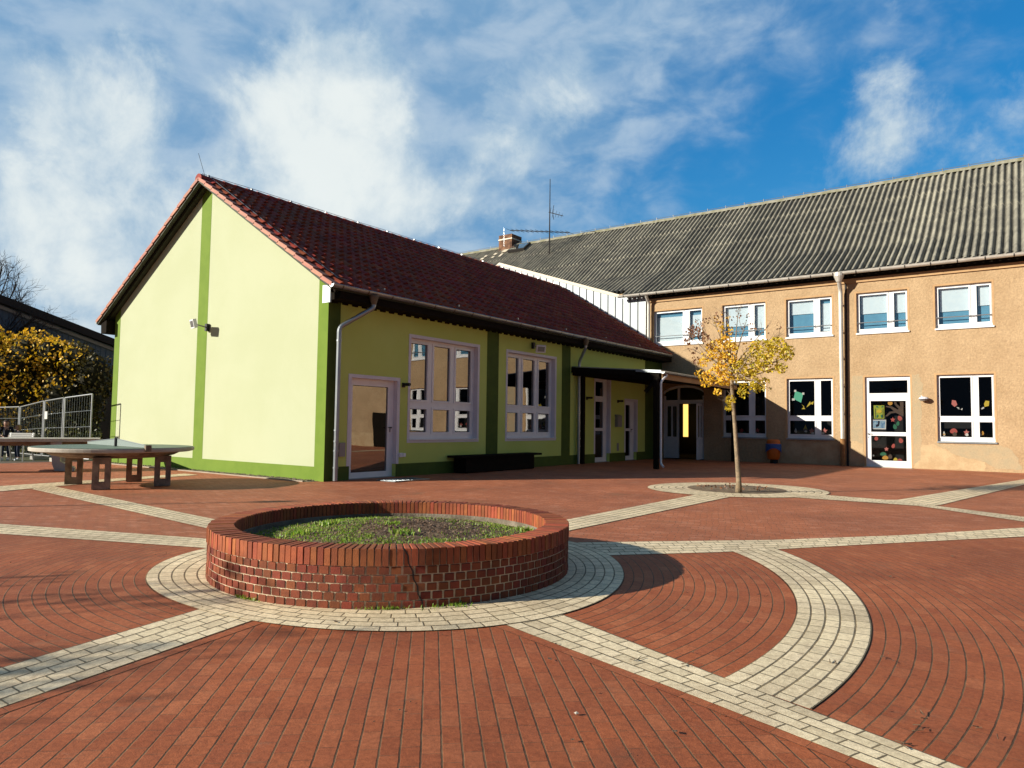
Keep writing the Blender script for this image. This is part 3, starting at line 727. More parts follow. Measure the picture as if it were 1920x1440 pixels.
b = MB().add([(X0 - 3, 12.2, .01), (X0 - .31, 12.2, .01), (X0 - .31, 31, .01), (X0 - 3, 31, .01)], [(0, 1, 2, 3)]).add([(X0 - 3, 12.1, 4.2), (X0 - .31, 12.1, 4.2), (X0 - .31, 31.5, 4.2), (X0 - 3, 31.5, 4.2)], [(0, 1, 2, 3)])
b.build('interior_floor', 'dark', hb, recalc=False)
# roof: pantiled slopes
def tiled(mb, side, rn):
    TW, NC = .305, 17; L = math.hypot(XE - RX, RZ - EZ) + .03
    nx = Vector((side * (XE - RX), 0, EZ - RZ)).normalized(); nn = Vector((-nx.z * side, 0, nx.x * side)) if side > 0 else Vector((nx.z, 0, -nx.x))
    if nn.z < 0: nn = -nn
    ncol = int((YB - .02 - (YV + .16)) / TW)
    prof = [(0, .0), (.14, .014), (.30, .055), (.46, .080), (.62, .055), (.76, .014), (.90, .002), (1, 0)]
    for i in range(NC):
        a, c = L * i / NC, L * (i + 1) / NC + .03
        for j in range(ncol):
            y0 = YV + .16 + j * TW; vs = []; w = rn.uniform(-.004, .004)
            for (fy, h) in prof:
                y = y0 + fy * TW
                p0 = Vector((RX, y, RZ)) + nx * a + nn * (h + .0); p1 = Vector((RX, y, RZ)) + nx * c + nn * (h + .052 + w); p2 = p1 - nn * .045
                vs += [p0, p1, p2]
            m = len(prof); fs = []
            for k in range(m - 1):
                fs += [(3 * k, 3 * k + 1, 3 * k + 4, 3 * k + 3), (3 * k + 1, 3 * k + 2, 3 * k + 5, 3 * k + 4)]
            mb.add(vs, fs)
b = MB(); rr_ = random.Random(5); tiled(b, 1, rr_); tiled(b, -1, rr_)
roof = b.build('roof', 'tile', hb, recalc=False)
b = MB()   # decking under the tiles
for s in (1, -1):
    xe = RX + s * (XE - RX)
    b.prism([(RX, YV + .03, RZ - .02), (xe, YV + .03, EZ - .02), (xe, YV + .03, EZ - .12), (RX, YV + .03, RZ - .12)], (0, YB - YV - .03, 0))
b.build('roof_deck', 'soffit', hb)
b = MB()   # verge tiles, overlapping along both gable slopes
rv = random.Random(2)
for s in (1, -1):
    xe = RX + s * (XE - RX); d = Vector((xe - RX, 0, EZ - RZ)); L = d.length; d.normalize(); nn = Vector((-d.z * s, 0, d.x * s))
    if nn.z < 0: nn = -nn
    for i in range(17):
        a, c = L * i / 17, L * (i + 1) / 17 + .035
        p = Vector((RX, 0, RZ)) + d * (a + c) / 2 + nn * .002; p.y = YV + .09
        tl = d * ((c - a) / 2) + nn * .016
        b.obox(p + nn * .04, tl, Vector((0, .10, 0)), nn * .014)
        b.obox(p + Vector((0, -.085, 0)) - nn * .002 * 0, tl, Vector((0, .014, 0)), nn * .045)
b.build('verge_tiles', 'verge', roof)
b = MB()
for j in range(52):
    y = YV + j * .40
    if y > YB - .3: break
    vs = []
    for (yy, sc) in ((y, 1.12), (y + .43, .95)):
        for k in range(7):
            an = math.pi * k / 6; vs.append((RX + .16 * sc * math.cos(an), yy, RZ - .02 + .15 * sc * math.sin(an)))
    b.add(vs, [(k, k + 1, k + 8, k + 7) for k in range(6)] + [tuple(range(7))])
b.build('ridge_tiles', 'tile', roof, recalc=False)
b = MB()   # bargeboards and gable soffit
for s in (1, -1):
    xe = RX + s * (XE - RX)
    b.prism([(RX, YV + .16, RZ - .121), (xe, YV + .16, EZ - .121), (xe, YV + .16, EZ - .19), (RX, YV + .16, RZ - .19)], (0, .05, 0))
b.build('bargeboard', 'darkwood', roof)
b = MB(); b.box(X0 + .001, XE - .02, Y0 - .05, YB, 4.62, 4.80); 
for k in range(60):
    y = Y0 + .1 + k * .335
    if y < YB - .1: b.box(X0 + .002, X0 + .05, y, y + .17, 4.575, 4.62)
b.build('eaves_box', 'darkwood', hb)
b = MB(); b.prism([(X0 + .12, YV + .1, 4.5), (XE - .12, YV + .1, 4.5), (XE - .12, YV + .1, 4.93), (X0 + .12, YV + .1, 4.95)], (0, .04, 0)); b.build('eaves_end_cap', 'zinc', hb)
b = MB(); b.prism([(GL - .01, YV + .1, 4.52), (XW + .15, YV + .1, 4.5), (XW + .12, YV + .1, 4.85), (GL - .01, YV + .1, 4.95)], (0, YB - YV - .2, 0)); b.build('eaves_box', 'darkwood', hb)
def gutter(name, x, z, y0, y1, r, m, parent, axis='y', brackets=.85, bm='zincbrown'):
    b = MB(); n = 8; vs = []; K = 1
    ys = (y0, y1)
    for yy in ys:
        for k in range(n + 1):
            an = math.pi + math.pi * k / n; a, c = r * math.cos(an), r * math.sin(an)
            vs.append((x + a, yy, z + c) if axis == 'y' else (yy, x + a, z + c))
    b.add(vs, [(k, k + 1, n + 2 + k, n + 1 + k) for k in range(n)])
    for e in (0, n + 1): b.add([vs[e + k] for k in range(n + 1)], [tuple(range(n + 1))])
    # rolled front lip
    for sx in (-1, 1):
        p = [(x + sx * r, yy, z) if axis == 'y' else (yy, x + sx * r, z) for yy in ys]; b.tube(p, .012, 6)
    o = b.build(name, m, parent, recalc=False)
    b = MB(); k = y0 + .3
    while k < y1:
        vs = []
        for dk in (0, .035):
            for q in range(n + 1):
                an = math.pi + math.pi * q / n; a, c = (r + .006) * math.cos(an), (r + .006) * math.sin(an)
                vs.append((x + a, k + dk, z + c) if axis == 'y' else (k + dk, x + a, z + c))
        b = MB(); b.add(vs, [(q, q + 1, n + 2 + q, n + 1 + q) for q in range(n)]); k += brackets
        b.build('bracket', bm, o, recalc=False)
    return o
gutter('gutter', XE + .05, EZ + .0, YV, YB - .2, .085, 'zinc', hb)
gutter('gutter', XW - .05, EZ + .0, YV, YB - .2, .085, 'zinc', hb)
def pipe(path, r, m, parent, rings=(), name='downpipe', n=12):
    b = MB(); P = [Vector(p) for p in path]; out = [P[0]]
    for i in range(1, len(P) - 1):
        a, c = (P[i - 1] - P[i]), (P[i + 1] - P[i]); t = min(.12, a.length * .4, c.length * .4)
        p0, p2 = P[i] + a.normalized() * t, P[i] + c.normalized() * t
        for k in range(5): s = k / 4; out.append(p0 * (1 - s) ** 2 + P[i] * 2 * s * (1 - s) + p2 * s * s)
    out.append(P[-1]); b.tube(out, r, n)
    for z in rings:
        q = P[-1]; b.tube([(q.x, q.y, z - .02), (q.x, q.y, z + .02)], r + .012, n)
    return b.build(name, m, parent, smooth=False)
hop = MB()
def hopper(mb, x, y, z, r0=.13, r1=.065, h=.25): mb.lathe((x, y, z), [(r0, 0), (r0, -.05), (r1, -h)], 12)
hopper(hop, XE + .06, 12.78, EZ - .08); hop.build('outlet', 'zincbrown', hb); hop = MB(); hopper(hop, XE + .06, 23.75, EZ - .08); hop.build('outlet', 'zincbrown', hb)
dp1 = pipe([(XE + .06, 12.78, 4.70), (XE + .06, 12.78, 4.52), (X0 + .16, 12.02, 3.95), (X0 + .16, 12.02, 0.02)], .062, 'zinc', hb, (3.6, 1.3, 1.02, .78, .35))
dp2 = pipe([(XE + .06, 23.75, 4.70), (XE + .06, 23.75, 4.52), (X0 + .13, 24.05, 4.02), (X0 + .13, 24.05, .02)], .058, 'zinc', hb, (1.3, 1.0, .7))
# lightning protection wires on the roof
b = MB(); p = [(RX + .0, YV + .1, RZ + .17)] + [(RX + .0, YV + .1 + k * 1.5, RZ + .18 + .01 * (k % 2)) for k in range(1, 14)]; b.tube(p, .009, 5)
for k in range(14): b.box(RX - .03, RX + .03, YV + .3 + k * 1.5, YV + .36 + k * 1.5, RZ + .12, RZ + .19)
dn = Vector((XE - RX, 0, EZ - RZ))
b.tube([Vector((RX, YV + .35, RZ + .16)), Vector((RX, YV + .35, RZ + .14)) + dn * .5 + Vector((0, 0, -.02)), Vector((RX, YV + .45, RZ + .11)) + dn * .96, Vector((RX, YV + .75, RZ + .11)) + dn * .97], .009, 5)
b.build('lightning_wire', 'alu', hb)
b = MB(); b.tube([(RX - .05, YV + .25, RZ + .12), (RX - .22, YV + .1, RZ + .85)], .007, 5); b.build('lightning_rod', 'black', hb)
# snow-guard hooks
b = MB()
for k in range(6):
    y = 13.3 + 3.1 * k; b = MB(); b.box(XE - .18, XE - .12, y, y + .05, EZ + .14, EZ + .22); b.build('roof_hook', 'alu', hb)
# water tap panel and plug socket by the first door
b = MB(); lbox(b, mapX, 12.22, 12.42, .001, .05, .62, .98); b.build('meter_panel', 'grey', hb)

# fittings on the hall
def floodlight(name, label, base, head, aim):
    t = thing(name, label, 'lamp', base)
    b = MB(); b.tube([base, head], .02, 8); b.build('arm', 'grey', t)
    bb = MB(); a = (Vector(base) - Vector(head)).normalized()
    bb.obox(Vector(base) + Vector((0, 0, -.0)), (.05, 0, 0), (0, .05, 0), (0, 0, .11)); bb.build('bracket', 'black', t)
    aim = Vector(aim).normalized(); r_ = aim.cross(Vector((0, 0, 1))).normalized(); u_ = r_.cross(aim)
    bb = MB(); bb.obox(Vector(head), r_ * .17, u_ * .13, aim * .05); bb.build('lamp_head', 'pvc', t)
    bb = MB(); bb.obox(Vector(head) + aim * .052, r_ * .13, u_ * .09, aim * .006); bb.build('lamp_glass', 'lampglass', t)
h1 = onY(363, 607, Y0 - .48); b1 = (onY(388, 618, Y0 - .06).x, Y0 - .055, onY(388, 618, Y0).z + .05)
floodlight('floodlight', 'white floodlight on an arm high on the sunlit gable wall', b1, (h1.x, h1.y, h1.z), (-.25, -1, -.25))
h2 = onX(1014, 654, X0 + .42); b2 = onX(1000, 648, X0 + .055)
floodlight('floodlight', 'floodlight above the second large window on the shaded side wall', (X0 + .055, b2.y, b2.z), (h2.x, h2.y, h2.z), (.8, -.65, -.35))
for (px, py, lab) in [(762, 721, 'short black wall light between the first glass door and the large window'), (1105, 746, 'short black wall light left of the tall narrow door under the canopy'), (1163, 752, 'short black wall light above the letter box between the two canopy doors')]:
    q = onX(px, py, X0 + .12); b = MB(); b.tube([(X0, q.y, q.z), (X0 + .26, q.y, q.z)], .045, 10); b.box(X0, X0 + .02, q.y - .06, q.y + .06, q.z - .08, q.z + .05)
    tag(b.build('wall_light', 'black'), lab, 'lamp', 'wall lights on the hall side')
q = onX(1161, 790, X0 + .1); t = thing('letter_box', 'grey letter box on the shaded wall between the two canopy doors', 'letter box', (X0, q.y, q.z - .2))
b = MB(); b.box(X0 + .001, X0 + .13, q.y - .2, q.y + .2, q.z - .24, q.z + .22); b.build('body', 'grey', t)
b = MB(); b.prism([(X0 + .001, q.y - .22, q.z + .22), (X0 + .17, q.y - .22, q.z + .22), (X0 + .001, q.y - .22, q.z + .29)], (0, .44, 0)); b.build('flap', 'grey', t)
q = onX(1158, 838, X0); b = MB(); b.box(X0 + .001, X0 + .02, q.y - .08, q.y + .08, q.z - .17, q.z + .17)
for k in range(6): b.box(X0 + .02, X0 + .03, q.y - .07, q.y + .07, q.z - .14 + k * .05, q.z - .12 + k * .05)
tag(b.build('vent_grille', 'grey'), 'small grey vent grille low on the wall below the letter box', 'vent')
q = onX(752, 853, X0); b = MB(); b.box(X0 + .001, X0 + .05, q.y - .1, q.y + .02, q.z - .06, q.z + .06); b.box(X0 + .001, X0 + .07, q.y + .02, q.y + .12, q.z - .05, q.z + .05); b.box(X0 + .05, X0 + .056, q.y - .07, q.y - .01, q.z - .03, q.z + .03)
tag(b.build('wall_socket', 'pvc'), 'white outdoor socket on the wall right of the first glass door', 'socket')
b = MB(); b.box(X0 + .7, X0 + 1.4, 12.9, 14.2, .0125, .03)
for k in range(12): b.box(X0 + .72, X0 + 1.38, 12.95 + k * .1, 12.98 + k * .1, .03, .036)
tag(b.build('door_mat', 'zinc'), 'grey metal scraper mat in front of the first glass door', 'door mat')
# dark bench under the second window
t = thing('storage_bench', 'long dark wooden bench against the shaded wall below the large windows', 'bench', (X0 + .4, 18.6, 0))
b = MB(); b.box(X0 + .02, X0 + .62, 16.45, 20.75, .475, .54); b.build('seat', 'darkwood', t)
for (a, c) in ((16.7, 16.82), (18.5, 18.62), (20.25, 20.37)):
    b = MB(); b.box(X0 + .08, X0 + .54, a, c, 0.01, .475); b.build('leg', 'darkwood', t)
b = MB(); 
b.box(X0 + .515, X0 + .56, 16.7, 20.37, .03, .47)
b.build('front_boards', 'darkwood', t)

# ================================================================== BEIGE SCHOOL BUILDING
sb = thing('school_building', 'two storey school building with rough sandy render, white windows and grey corrugated roof', 'building', (-4, YB, 0))
ups = [(-14.96, -12.48), (-11.51, -9.55), (-8.66, -6.79), (-5.84, -3.97), (-3.02, -1.17), (.15, 1.98), (2.95, 4.78), (5.75, 7.58), (8.55, 10.4)]
lows = [(-11.51, -9.55), (-8.66, -6.79), (-3.02, -1.17), (.15, 1.98), (9.2, 10.9)]
UB, UT, LB, LT = 5.45, 7.15, 1.07, 3.67
SD = (-5.56, -3.93, 0, 3.66); ED = (-14.45, -12.40, 0, 3.52)
holes = [(a, c, UB, UT) for a, c in ups] + [(a, c, LB, LT) for a, c in lows] + [SD, ED]
b = MB(); wallsheet(b, mapY, -40, 12.5, 0, 8.2, holes, .2); b.build('wall', 'beige', sb, recalc=False)
MB().box(12.2, 12.5, YB + .3, YB + 20, 0, 8.2).build('end_wall', 'beige', sb)
# smooth borders round openings, thin
for (a, c, d, e) in holes[:-1]:
    k = .07; b = MB()
    lbox(b, mapY, a - k, a, .0005, .006, d, e + k); lbox(b, mapY, c, c + k, .0005, .006, d, e + k); lbox(b, mapY, a, c, .0005, .006, e, e + k)
    b.build('window_border', 'beigetrim', sb)
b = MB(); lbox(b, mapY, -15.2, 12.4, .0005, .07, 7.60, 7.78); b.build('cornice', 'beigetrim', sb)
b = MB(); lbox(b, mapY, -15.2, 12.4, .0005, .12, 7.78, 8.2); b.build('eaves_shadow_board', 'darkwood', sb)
def ragged(mb, pts, v, rn, amp=.05, sub=6):
    out = []
    n = len(pts)
    for i in range(n):
        a, c = Vector(pts[i]), Vector(pts[(i + 1) % n])
        for k in range(sub):
            p = a.lerp(c, k / sub); out.append((p.x + rn.uniform(-amp, amp), p.y + rn.uniform(-amp, amp)))
    mb.poly([mapY(x, v, max(z, .002)) for x, z in out])
rn = random.Random(11); b = MB()
ragged(b, [(-6.1, 0.05), (-5.64, .05), (-5.64, 3.72), (-6.05, 3.72)], .003, rn, .03, 9)
ragged(b, [(-3.86, 0.1), (-3.6, .4), (-3.55, 2.2), (-3.5, 3.3), (-3.62, 3.7), (-3.86, 3.7)], .003, rn, .035, 5)
ragged(b, [(-3.15, .98), (-1.0, 1.0), (-.6, .75), (-.35, .1), (-1.2, .1), (-1.5, .35), (-2.4, .55), (-2.75, .8)], .004, rn, .04, 5)
b.build('mortar_patch', 'patch', sb, recalc=False)
b = MB()
ragged(b, [(-3.84, .02), (-1.5, .02), (-1.5, .36), (-2.4, .57), (-2.75, .82), (-3.2, .97), (-3.84, .95)], .0022, rn, .03, 5)
ragged(b, [(-9.45, .02), (-6.6, .02), (-6.6, 1.0), (-9.4, .9)], .0022, rn, .05, 7)
ragged(b, [(-6.2, .02), (-5.66, .02), (-5.66, .95), (-6.1, 1.05)], .0045, rn, .03, 5)
ragged(b, [(-.3, .02), (12, .02), (12, .9), (.1, .9), (-.25, .5)], .0022, rn, .05, 12)
b.build('plinth_render', 'palepatch', sb, recalc=False)
def fwindow(a, c, d, e, low, blind=None):
    cu = a + (c - a) * .60; cv = a + (c - a) * .735
    fr = .075
    if low:
        dt = d + (e - d) * .30; et = d + (e - d) * .385
        cells = [(a + fr + .02, cu, et, e - .11), (cv, c - fr, et, e - .11), (a + fr + .02, cu, d + .2, dt), (cv, c - fr, d + .2, dt)]
    else:
        cells = [(a + fr + .03, cu, d + .2, e - .1), (cv, c - fr, d + .2, e - .1)]
    b = MB(); grid_frame(b, mapY, a, c, d, e, cells, -.22, -.12); w = b.build('window', 'pvc', sb)
    b = MB(); k = .05
    for (p, q, r, s) in cells: grid_frame(b, mapY, p - k, q + k, r - k * .9, s + k * .9, [(p, q, r, s)], -.12, -.10)
    b.build('sash', 'pvc', w)
    pane(mapY, cells, -.16, 'pane', 'gl_low' if low else 'gl_up', w, seal=low)
    b = MB(); lbox(b, mapY, a - .02, c + .06, -.11, .06, d - .0, d + .03); lbox(b, mapY, a - .02, c + .06, .045, .06, d - .03, d); b.build('sill', 'pvc' if not low else 'zinc', w)
    if not low:
        b = MB(); z = d + (e - d) * .27; b.tube([mapY(a, -.04, z), mapY(c, -.04, z)], .02, 8); b.build('guard_bar', 'alu', w)
    if blind:
        b = MB()
        for (f0, f1), (p, q, r, s) in zip(blind, cells):
            H = s - r
            if f1 > f0:
                lbox(b, mapY, p + .04, q - .01, -.26, -.25, s - H * f1, s - H * f0); lbox(b, mapY, p + .04, q - .01, -.265, -.24, s - H * f1 - .03, s - H * f1)
        b.build('blind', 'blind', w)
        b = MB()
        for (p, q, r, s) in cells: lbox(b, mapY, p - .03, q + .03, -.285, -.28, r - .04, s + .04)
        b.build('curtain', 'curtain', w)
bl = [[(.14, 1.), (.14, .85)], [(0, .62), (0, .72)], [(0, .38), (.12, .95)], [(0, .52), (0, .55)], [(0, .62), (0, .52)], [(0, .1), (0, .1)], [(0, .2), (0, .3)], [(0, .5), (0, .5)], [(0, .2), (0, .6)]]
for (a, c), q in zip(ups, bl): fwindow(a, c, UB, UT, False, q)
for (a, c) in lows: fwindow(a, c, LB, LT, True)
b = MB(); lbox(b, mapY, 3.9, 5.2, .001, .05, .02, 2.15); b.build('cellar_door', 'darkwood', sb)
# school door with transom
cells = [(SD[0] + .14, SD[1] - .1, 2.99, 3.50), (SD[0] + .19, SD[1] - .17, 1.42, 2.68), (SD[0] + .19, SD[1] - .17, .27, 1.27)]
b = MB(); grid_frame(b, mapY, SD[0], SD[1], .02, SD[3], cells, -.2, -.08); dr = b.build('door', 'pvc', sb)
pane(mapY, cells, -.15, 'pane', 'gl_low', dr)
b = MB(); lbox(b, mapY, SD[0] + .08, SD[0] + .24, -.05, -.03, 1.33, 1.355); lbox(b, mapY, SD[0] + .08, SD[0] + .11, -.08, -.03, 1.30, 1.37); lbox(b, mapY, SD[0] + .085, SD[0] + .105, -.08, -.06, 1.16, 1.24); b.build('handle', 'alu', dr)
b = MB(); lbox(b, mapY, SD[0] - .05, SD[1] + .05, -.3, .25, 0.0, .02); b.build('door_step', 'palecon', dr)
# entrance with arched top, left leaf shut, right leaf open
ex0, ex1 = ED[0], ED[1]; em = -13.69
b = MB(); K = 16; cxm = (ex0 + ex1) / 2; hw = (ex1 - ex0) / 2
def archz(u): return 3.08 + .42 * math.sqrt(max(0, 1 - ((u - cxm) / hw) ** 2 * .9))
arcp = [(ex0 + (ex1 - ex0) * k / K) for k in range(K + 1)]
for k in range(K):
    u, w = arcp[k], arcp[k + 1]
    b.hexa([Vector(mapY(u, -.001, archz(u))), Vector(mapY(w, -.001, archz(w))), Vector(mapY(w, -.25, archz(w))), Vector(mapY(u, -.25, archz(u)))], [Vector(mapY(u, -.001, 3.53)), Vector(mapY(w, -.001, 3.53)), Vector(mapY(w, -.25, 3.53)), Vector(mapY(u, -.25, 3.53))])
b.build('arch_spandrel', 'beige', sb)
en = None
b = MB()
for k in range(K):
    u, w = arcp[k], arcp[k + 1]
    b.hexa([Vector(mapY(u, -.1, archz(u) - .11)), Vector(mapY(w, -.1, archz(w) - .11)), Vector(mapY(w, -.2, archz(w) - .11)), Vector(mapY(u, -.2, archz(u) - .11))], [Vector(mapY(u, -.1, archz(u) - .003)), Vector(mapY(w, -.1, archz(w) - .003)), Vector(mapY(w, -.2, archz(w) - .003)), Vector(mapY(u, -.2, archz(u) - .003))])
lbox(b, mapY, ex0, ex0 + .1, -.2, -.1, 0.02, 3.0); lbox(b, mapY, ex1 - .1, ex1, -.2, -.1, .02, 3.0); lbox(b, mapY, ex0 + .1, ex1 - .1, -.2, -.1, 2.62, 2.80); lbox(b, mapY, em - .05, em + .05, -.2, -.1, 2.8, 3.40)
en = b.build('entrance_frame', 'pvc', sb)
b = MB(); b.add([mapY(ex0 + .1, -.15, 2.8), mapY(ex1 - .1, -.15, 2.8), mapY(ex1 - .1, -.15, 3.0), mapY(ex0 + .1, -.15, 3.0)], [(0, 1, 2, 3)])
for k in range(1, K - 1):
    u, w = arcp[k], arcp[k + 1]; b.add([mapY(u, -.15, 3.0), mapY(w, -.15, 3.0), mapY(w, -.15, archz(w) - .1), mapY(u, -.15, archz(u) - .1)], [(0, 1, 2, 3)])
b.build('fanlight_pane', 'gl_low', en, recalc=False)
lc = [(ex0 + .18, ex0 + .38, 1.05, 2.5), (ex0 + .46, em - .1, 1.05, 2.5)]
b = MB(); grid_frame(b, mapY, ex0 + .1, em, .03, 2.62, lc, -.19, -.11); lbox(b, mapY, ex0 + .2, em - .12, -.11, -.10, .2, .9)
ll = b.build('door_leaf', 'pvc', en); pane(mapY, lc, -.15, 'pane', 'gl_green', ll)
ang = R(62); hx, hy = ex1 - .1, YB + .12
def mapL(u, v, w):   # open leaf swung outwards about its hinge
    du = -u; return (hx - du * math.cos(ang) * -1 * -1 + v * math.sin(ang), hy - du * math.sin(ang) - v * math.cos(ang), w)
b = MB()
LW = .95
def leafp(s, t, w): # s along the leaf from hinge, t thickness
    return (hx - s * math.cos(ang) * .35 , hy - s * math.sin(ang) + t, w)
def mapO(u, v, w): return (hx + u * .10 - v * .995, hy - u * .995 - v * .10, w)
lc = [(.12, .42, 1.05, 2.5), (.50, .84, 1.05, 2.5)]
grid_frame(b, mapO, 0, LW, .03, 2.6, lc, -.02, .03); b.add([mapO(0, -.02, .03), mapO(LW, -.02, .03), mapO(LW, -.02, 1.05), mapO(0, -.02, 1.05)], [(0, 1, 2, 3)])
ol = b.build('door_leaf', 'pvc', en); ol['label'] = 'open entrance leaf swung outwards'
pane(mapO, lc, .0, 'pane', 'gl_low', ol, seal=False)
# dark corridor behind the entrance with a glowing strip added as sunlit wall
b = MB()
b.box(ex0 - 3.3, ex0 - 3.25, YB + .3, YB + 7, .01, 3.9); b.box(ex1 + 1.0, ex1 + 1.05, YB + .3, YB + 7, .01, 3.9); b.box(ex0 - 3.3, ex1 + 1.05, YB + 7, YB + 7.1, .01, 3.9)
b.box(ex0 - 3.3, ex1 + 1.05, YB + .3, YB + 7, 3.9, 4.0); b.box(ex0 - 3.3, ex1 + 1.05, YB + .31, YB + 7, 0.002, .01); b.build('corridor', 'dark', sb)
m = bpy.data.materials.new('glow_sun_strip'); m.use_nodes = True; p = m.node_tree.nodes['Principled BSDF']; p.inputs['Base Color'].default_value = (.9, .6, .2, 1); p.inputs['Emission Color'].default_value = (1, .58, .14, 1); p.inputs['Emission Strength'].default_value = 1.1
q0, q1 = onY(1281, 758, YB + 6), onY(1290, 819, YB + 6)
b = MB(); b.box(q0.x, q1.x, YB + 6, YB + 6.03, q1.z, q0.z); b.build('corridor_glow_strip', m, sb)
# interior rooms behind glass
b = MB()
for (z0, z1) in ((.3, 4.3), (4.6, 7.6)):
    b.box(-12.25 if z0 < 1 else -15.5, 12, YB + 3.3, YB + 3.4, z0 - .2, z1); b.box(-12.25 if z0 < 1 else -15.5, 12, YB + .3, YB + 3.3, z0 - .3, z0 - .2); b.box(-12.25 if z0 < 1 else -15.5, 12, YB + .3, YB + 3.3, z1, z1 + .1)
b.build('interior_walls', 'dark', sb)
# corrugated roof: shallow sprocketed foot, steep upper part
def roofY(y):
    return 8.05 + .55 * (y - 31.6) if y < 34.4 else 9.59 + .75 * (y - 34.4)
YR = 40.8; ZR = roofY(YR); wl = .262
b = MB(); rc = random.Random(9)
ystops0 = [31.52, 33, 34.25, 34.4, 34.55, 36.6, 36.62, 38.8, 38.82, YR]
x = -44.0; i = 0; AM = .075
while x < 12.7:
    seam = .018 if i % 6 == 0 else 0.
    vs = []; prof = [(0, -1), (.14, -.65), (.26, .2), (.38, .85), (.5, 1), (.62, .85), (.74, .2), (.86, -.65), (1, -1)]
    jog = rc.uniform(-.006, .006)
    ystops = ystops0 if x > -16.7 else [32.1] + ystops0[1:]
    for y in ystops:
        for (f, h) in prof:
            vs.append((x + f * wl, y, roofY(y) + h * AM + (seam if .3 < f else 0) + jog + (.045 if 34.5 < y < 36.61 or 36.62 <= y < 38.81 else 0) * ((y - 34.5) / 2.2 if y < 36.61 else (y - 36.6) / 2.2) * 0 + (-.03 if y in (36.6, 38.8) else 0)))
    m_ = len(prof); fs = [(r * m_ + k, r * m_ + k + 1, (r + 1) * m_ + k + 1, (r + 1) * m_ + k) for r in range(len(ystops) - 1) for k in range(m_ - 1)]
    b.add(vs, fs); x += wl; i += 1
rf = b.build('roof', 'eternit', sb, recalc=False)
_t = M['eternit'].node_tree; _N = NT(_t); _p = _t.nodes['Principled BSDF']; _src = _p.inputs['Base Color'].links[0].from_socket
_pos = _N.n('ShaderNodeNewGeometry').outputs['Position']; _s = _N.n('ShaderNodeSeparateXYZ'); _N.put(_s.inputs[0], _pos)
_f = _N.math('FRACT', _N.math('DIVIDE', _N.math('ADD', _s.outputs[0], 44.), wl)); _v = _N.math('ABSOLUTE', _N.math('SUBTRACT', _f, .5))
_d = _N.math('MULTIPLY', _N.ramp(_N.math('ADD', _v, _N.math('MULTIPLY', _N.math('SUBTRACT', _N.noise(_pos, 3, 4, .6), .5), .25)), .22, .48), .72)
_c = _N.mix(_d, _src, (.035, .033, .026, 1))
_c = _N.mix(_N.math('MULTIPLY', _N.ramp(_N.noise(_pos, 9, 6, .7), .60, .72), .75), _c, (.42, .42, .36, 1))
_sh = _N.n('ShaderNodeTexWhiteNoise', noise_dimensions='1D'); _N.put(_sh.inputs['W'], _N.math('FLOOR', _N.math('DIVIDE', _N.math('ADD', _s.outputs[0], 44.), wl * 6)))
_c = _N.mix(1., _c, _N.mix(_sh.outputs[0], (.82, .82, .80, 1), (1.18, 1.17, 1.14, 1)), 'MULTIPLY')
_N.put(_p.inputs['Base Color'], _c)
b = MB(); b.add([(-44, YR, ZR - .05), (12.7, YR, ZR - .05), (12.7, YR + 10, 8), (-44, YR + 10, 8)], [(0, 1, 2, 3)]); b.build('rear_slope', 'eternit', rf)
b = MB()
x = -44.
while x < 12.5:
    vs = []
    for xx, sc in ((x, 1.), (x + 1.13, 1.)):
        for k in range(7):
            an = math.pi * (k / 6); vs.append((xx, YR - .3 * math.cos(an) * sc, ZR - .16 + .24 * math.sin(an) * sc + (.02 if xx == x else 0)))
    b.add(vs, [(k, k + 1, k + 8, k + 7) for k in range(6)]); x += 1.1
b.build('ridge_cap', 'moss', rf, recalc=False)
b = MB(); b.tube([(-44, YR - .05, ZR + .16), (12.6, YR - .05, ZR + .16)], .015, 5)
x = -43.
while x < 12: b.tube([(x, YR - .05, ZR + .05), (x, YR - .08, ZR + .22)], .02, 5); x += 1.1
b.build('lightning_wire', 'alu', rf)
g = gutter('gutter', 31.50, 8.0, -16.6, 12.6, .11, 'gutterwhite', sb, axis='x', brackets=.88, bm='black')
# zinc clad gable between the two roofs
zw = thing('zinc_gable', 'bright standing-seam zinc gable wall rising between red roof and corrugated roof', 'cladding', (-20, YB - .1, 4.8))
ZT = lambda x: 8.10 if x > -16.75 else (8.13 + (-16.75 - x) * .338 if x > -24.4 else 10.72 - (-24.4 - x) * .5)
b = MB(); yz = YB - .10
P = [(-15.32, 4.8), (-15.32, 8.0), (-16.75, 8.0), (-24.4, ZT(-24.4) - .15), (-28, ZT(-28) - .15), (-28, 4.8)]
b.prism([(x, yz, z) for x, z in P], (0, .099, 0)); b.build('sheet', 'zincsheet', zw)
b = MB(); x = -15.75
while x > -27.8: b.box(x - .012, x + .012, yz - .035, yz - .001, 4.8, ZT(x) - .16); x -= .42
b.build('seams', 'seam', zw)
b = MB()
for (xa, xb) in ((-16.75, -24.4), (-24.4, -28)):
    b.hexa([Vector((xa, yz - .07, ZT(xa) - .14)), Vector((xb, yz - .07, ZT(xb) - .14)), Vector((xb, yz + .1, ZT(xb) - .14)), Vector((xa, yz + .1, ZT(xa) - .14))],
           [Vector((xa, yz - .07, ZT(xa) + .02)), Vector((xb, yz - .07, ZT(xb) + .02)), Vector((xb, yz + .1, ZT(xb) + .02)), Vector((xa, yz + .1, ZT(xa) + .02))])
b.build('flashing', 'cream', zw)
b = MB(); 
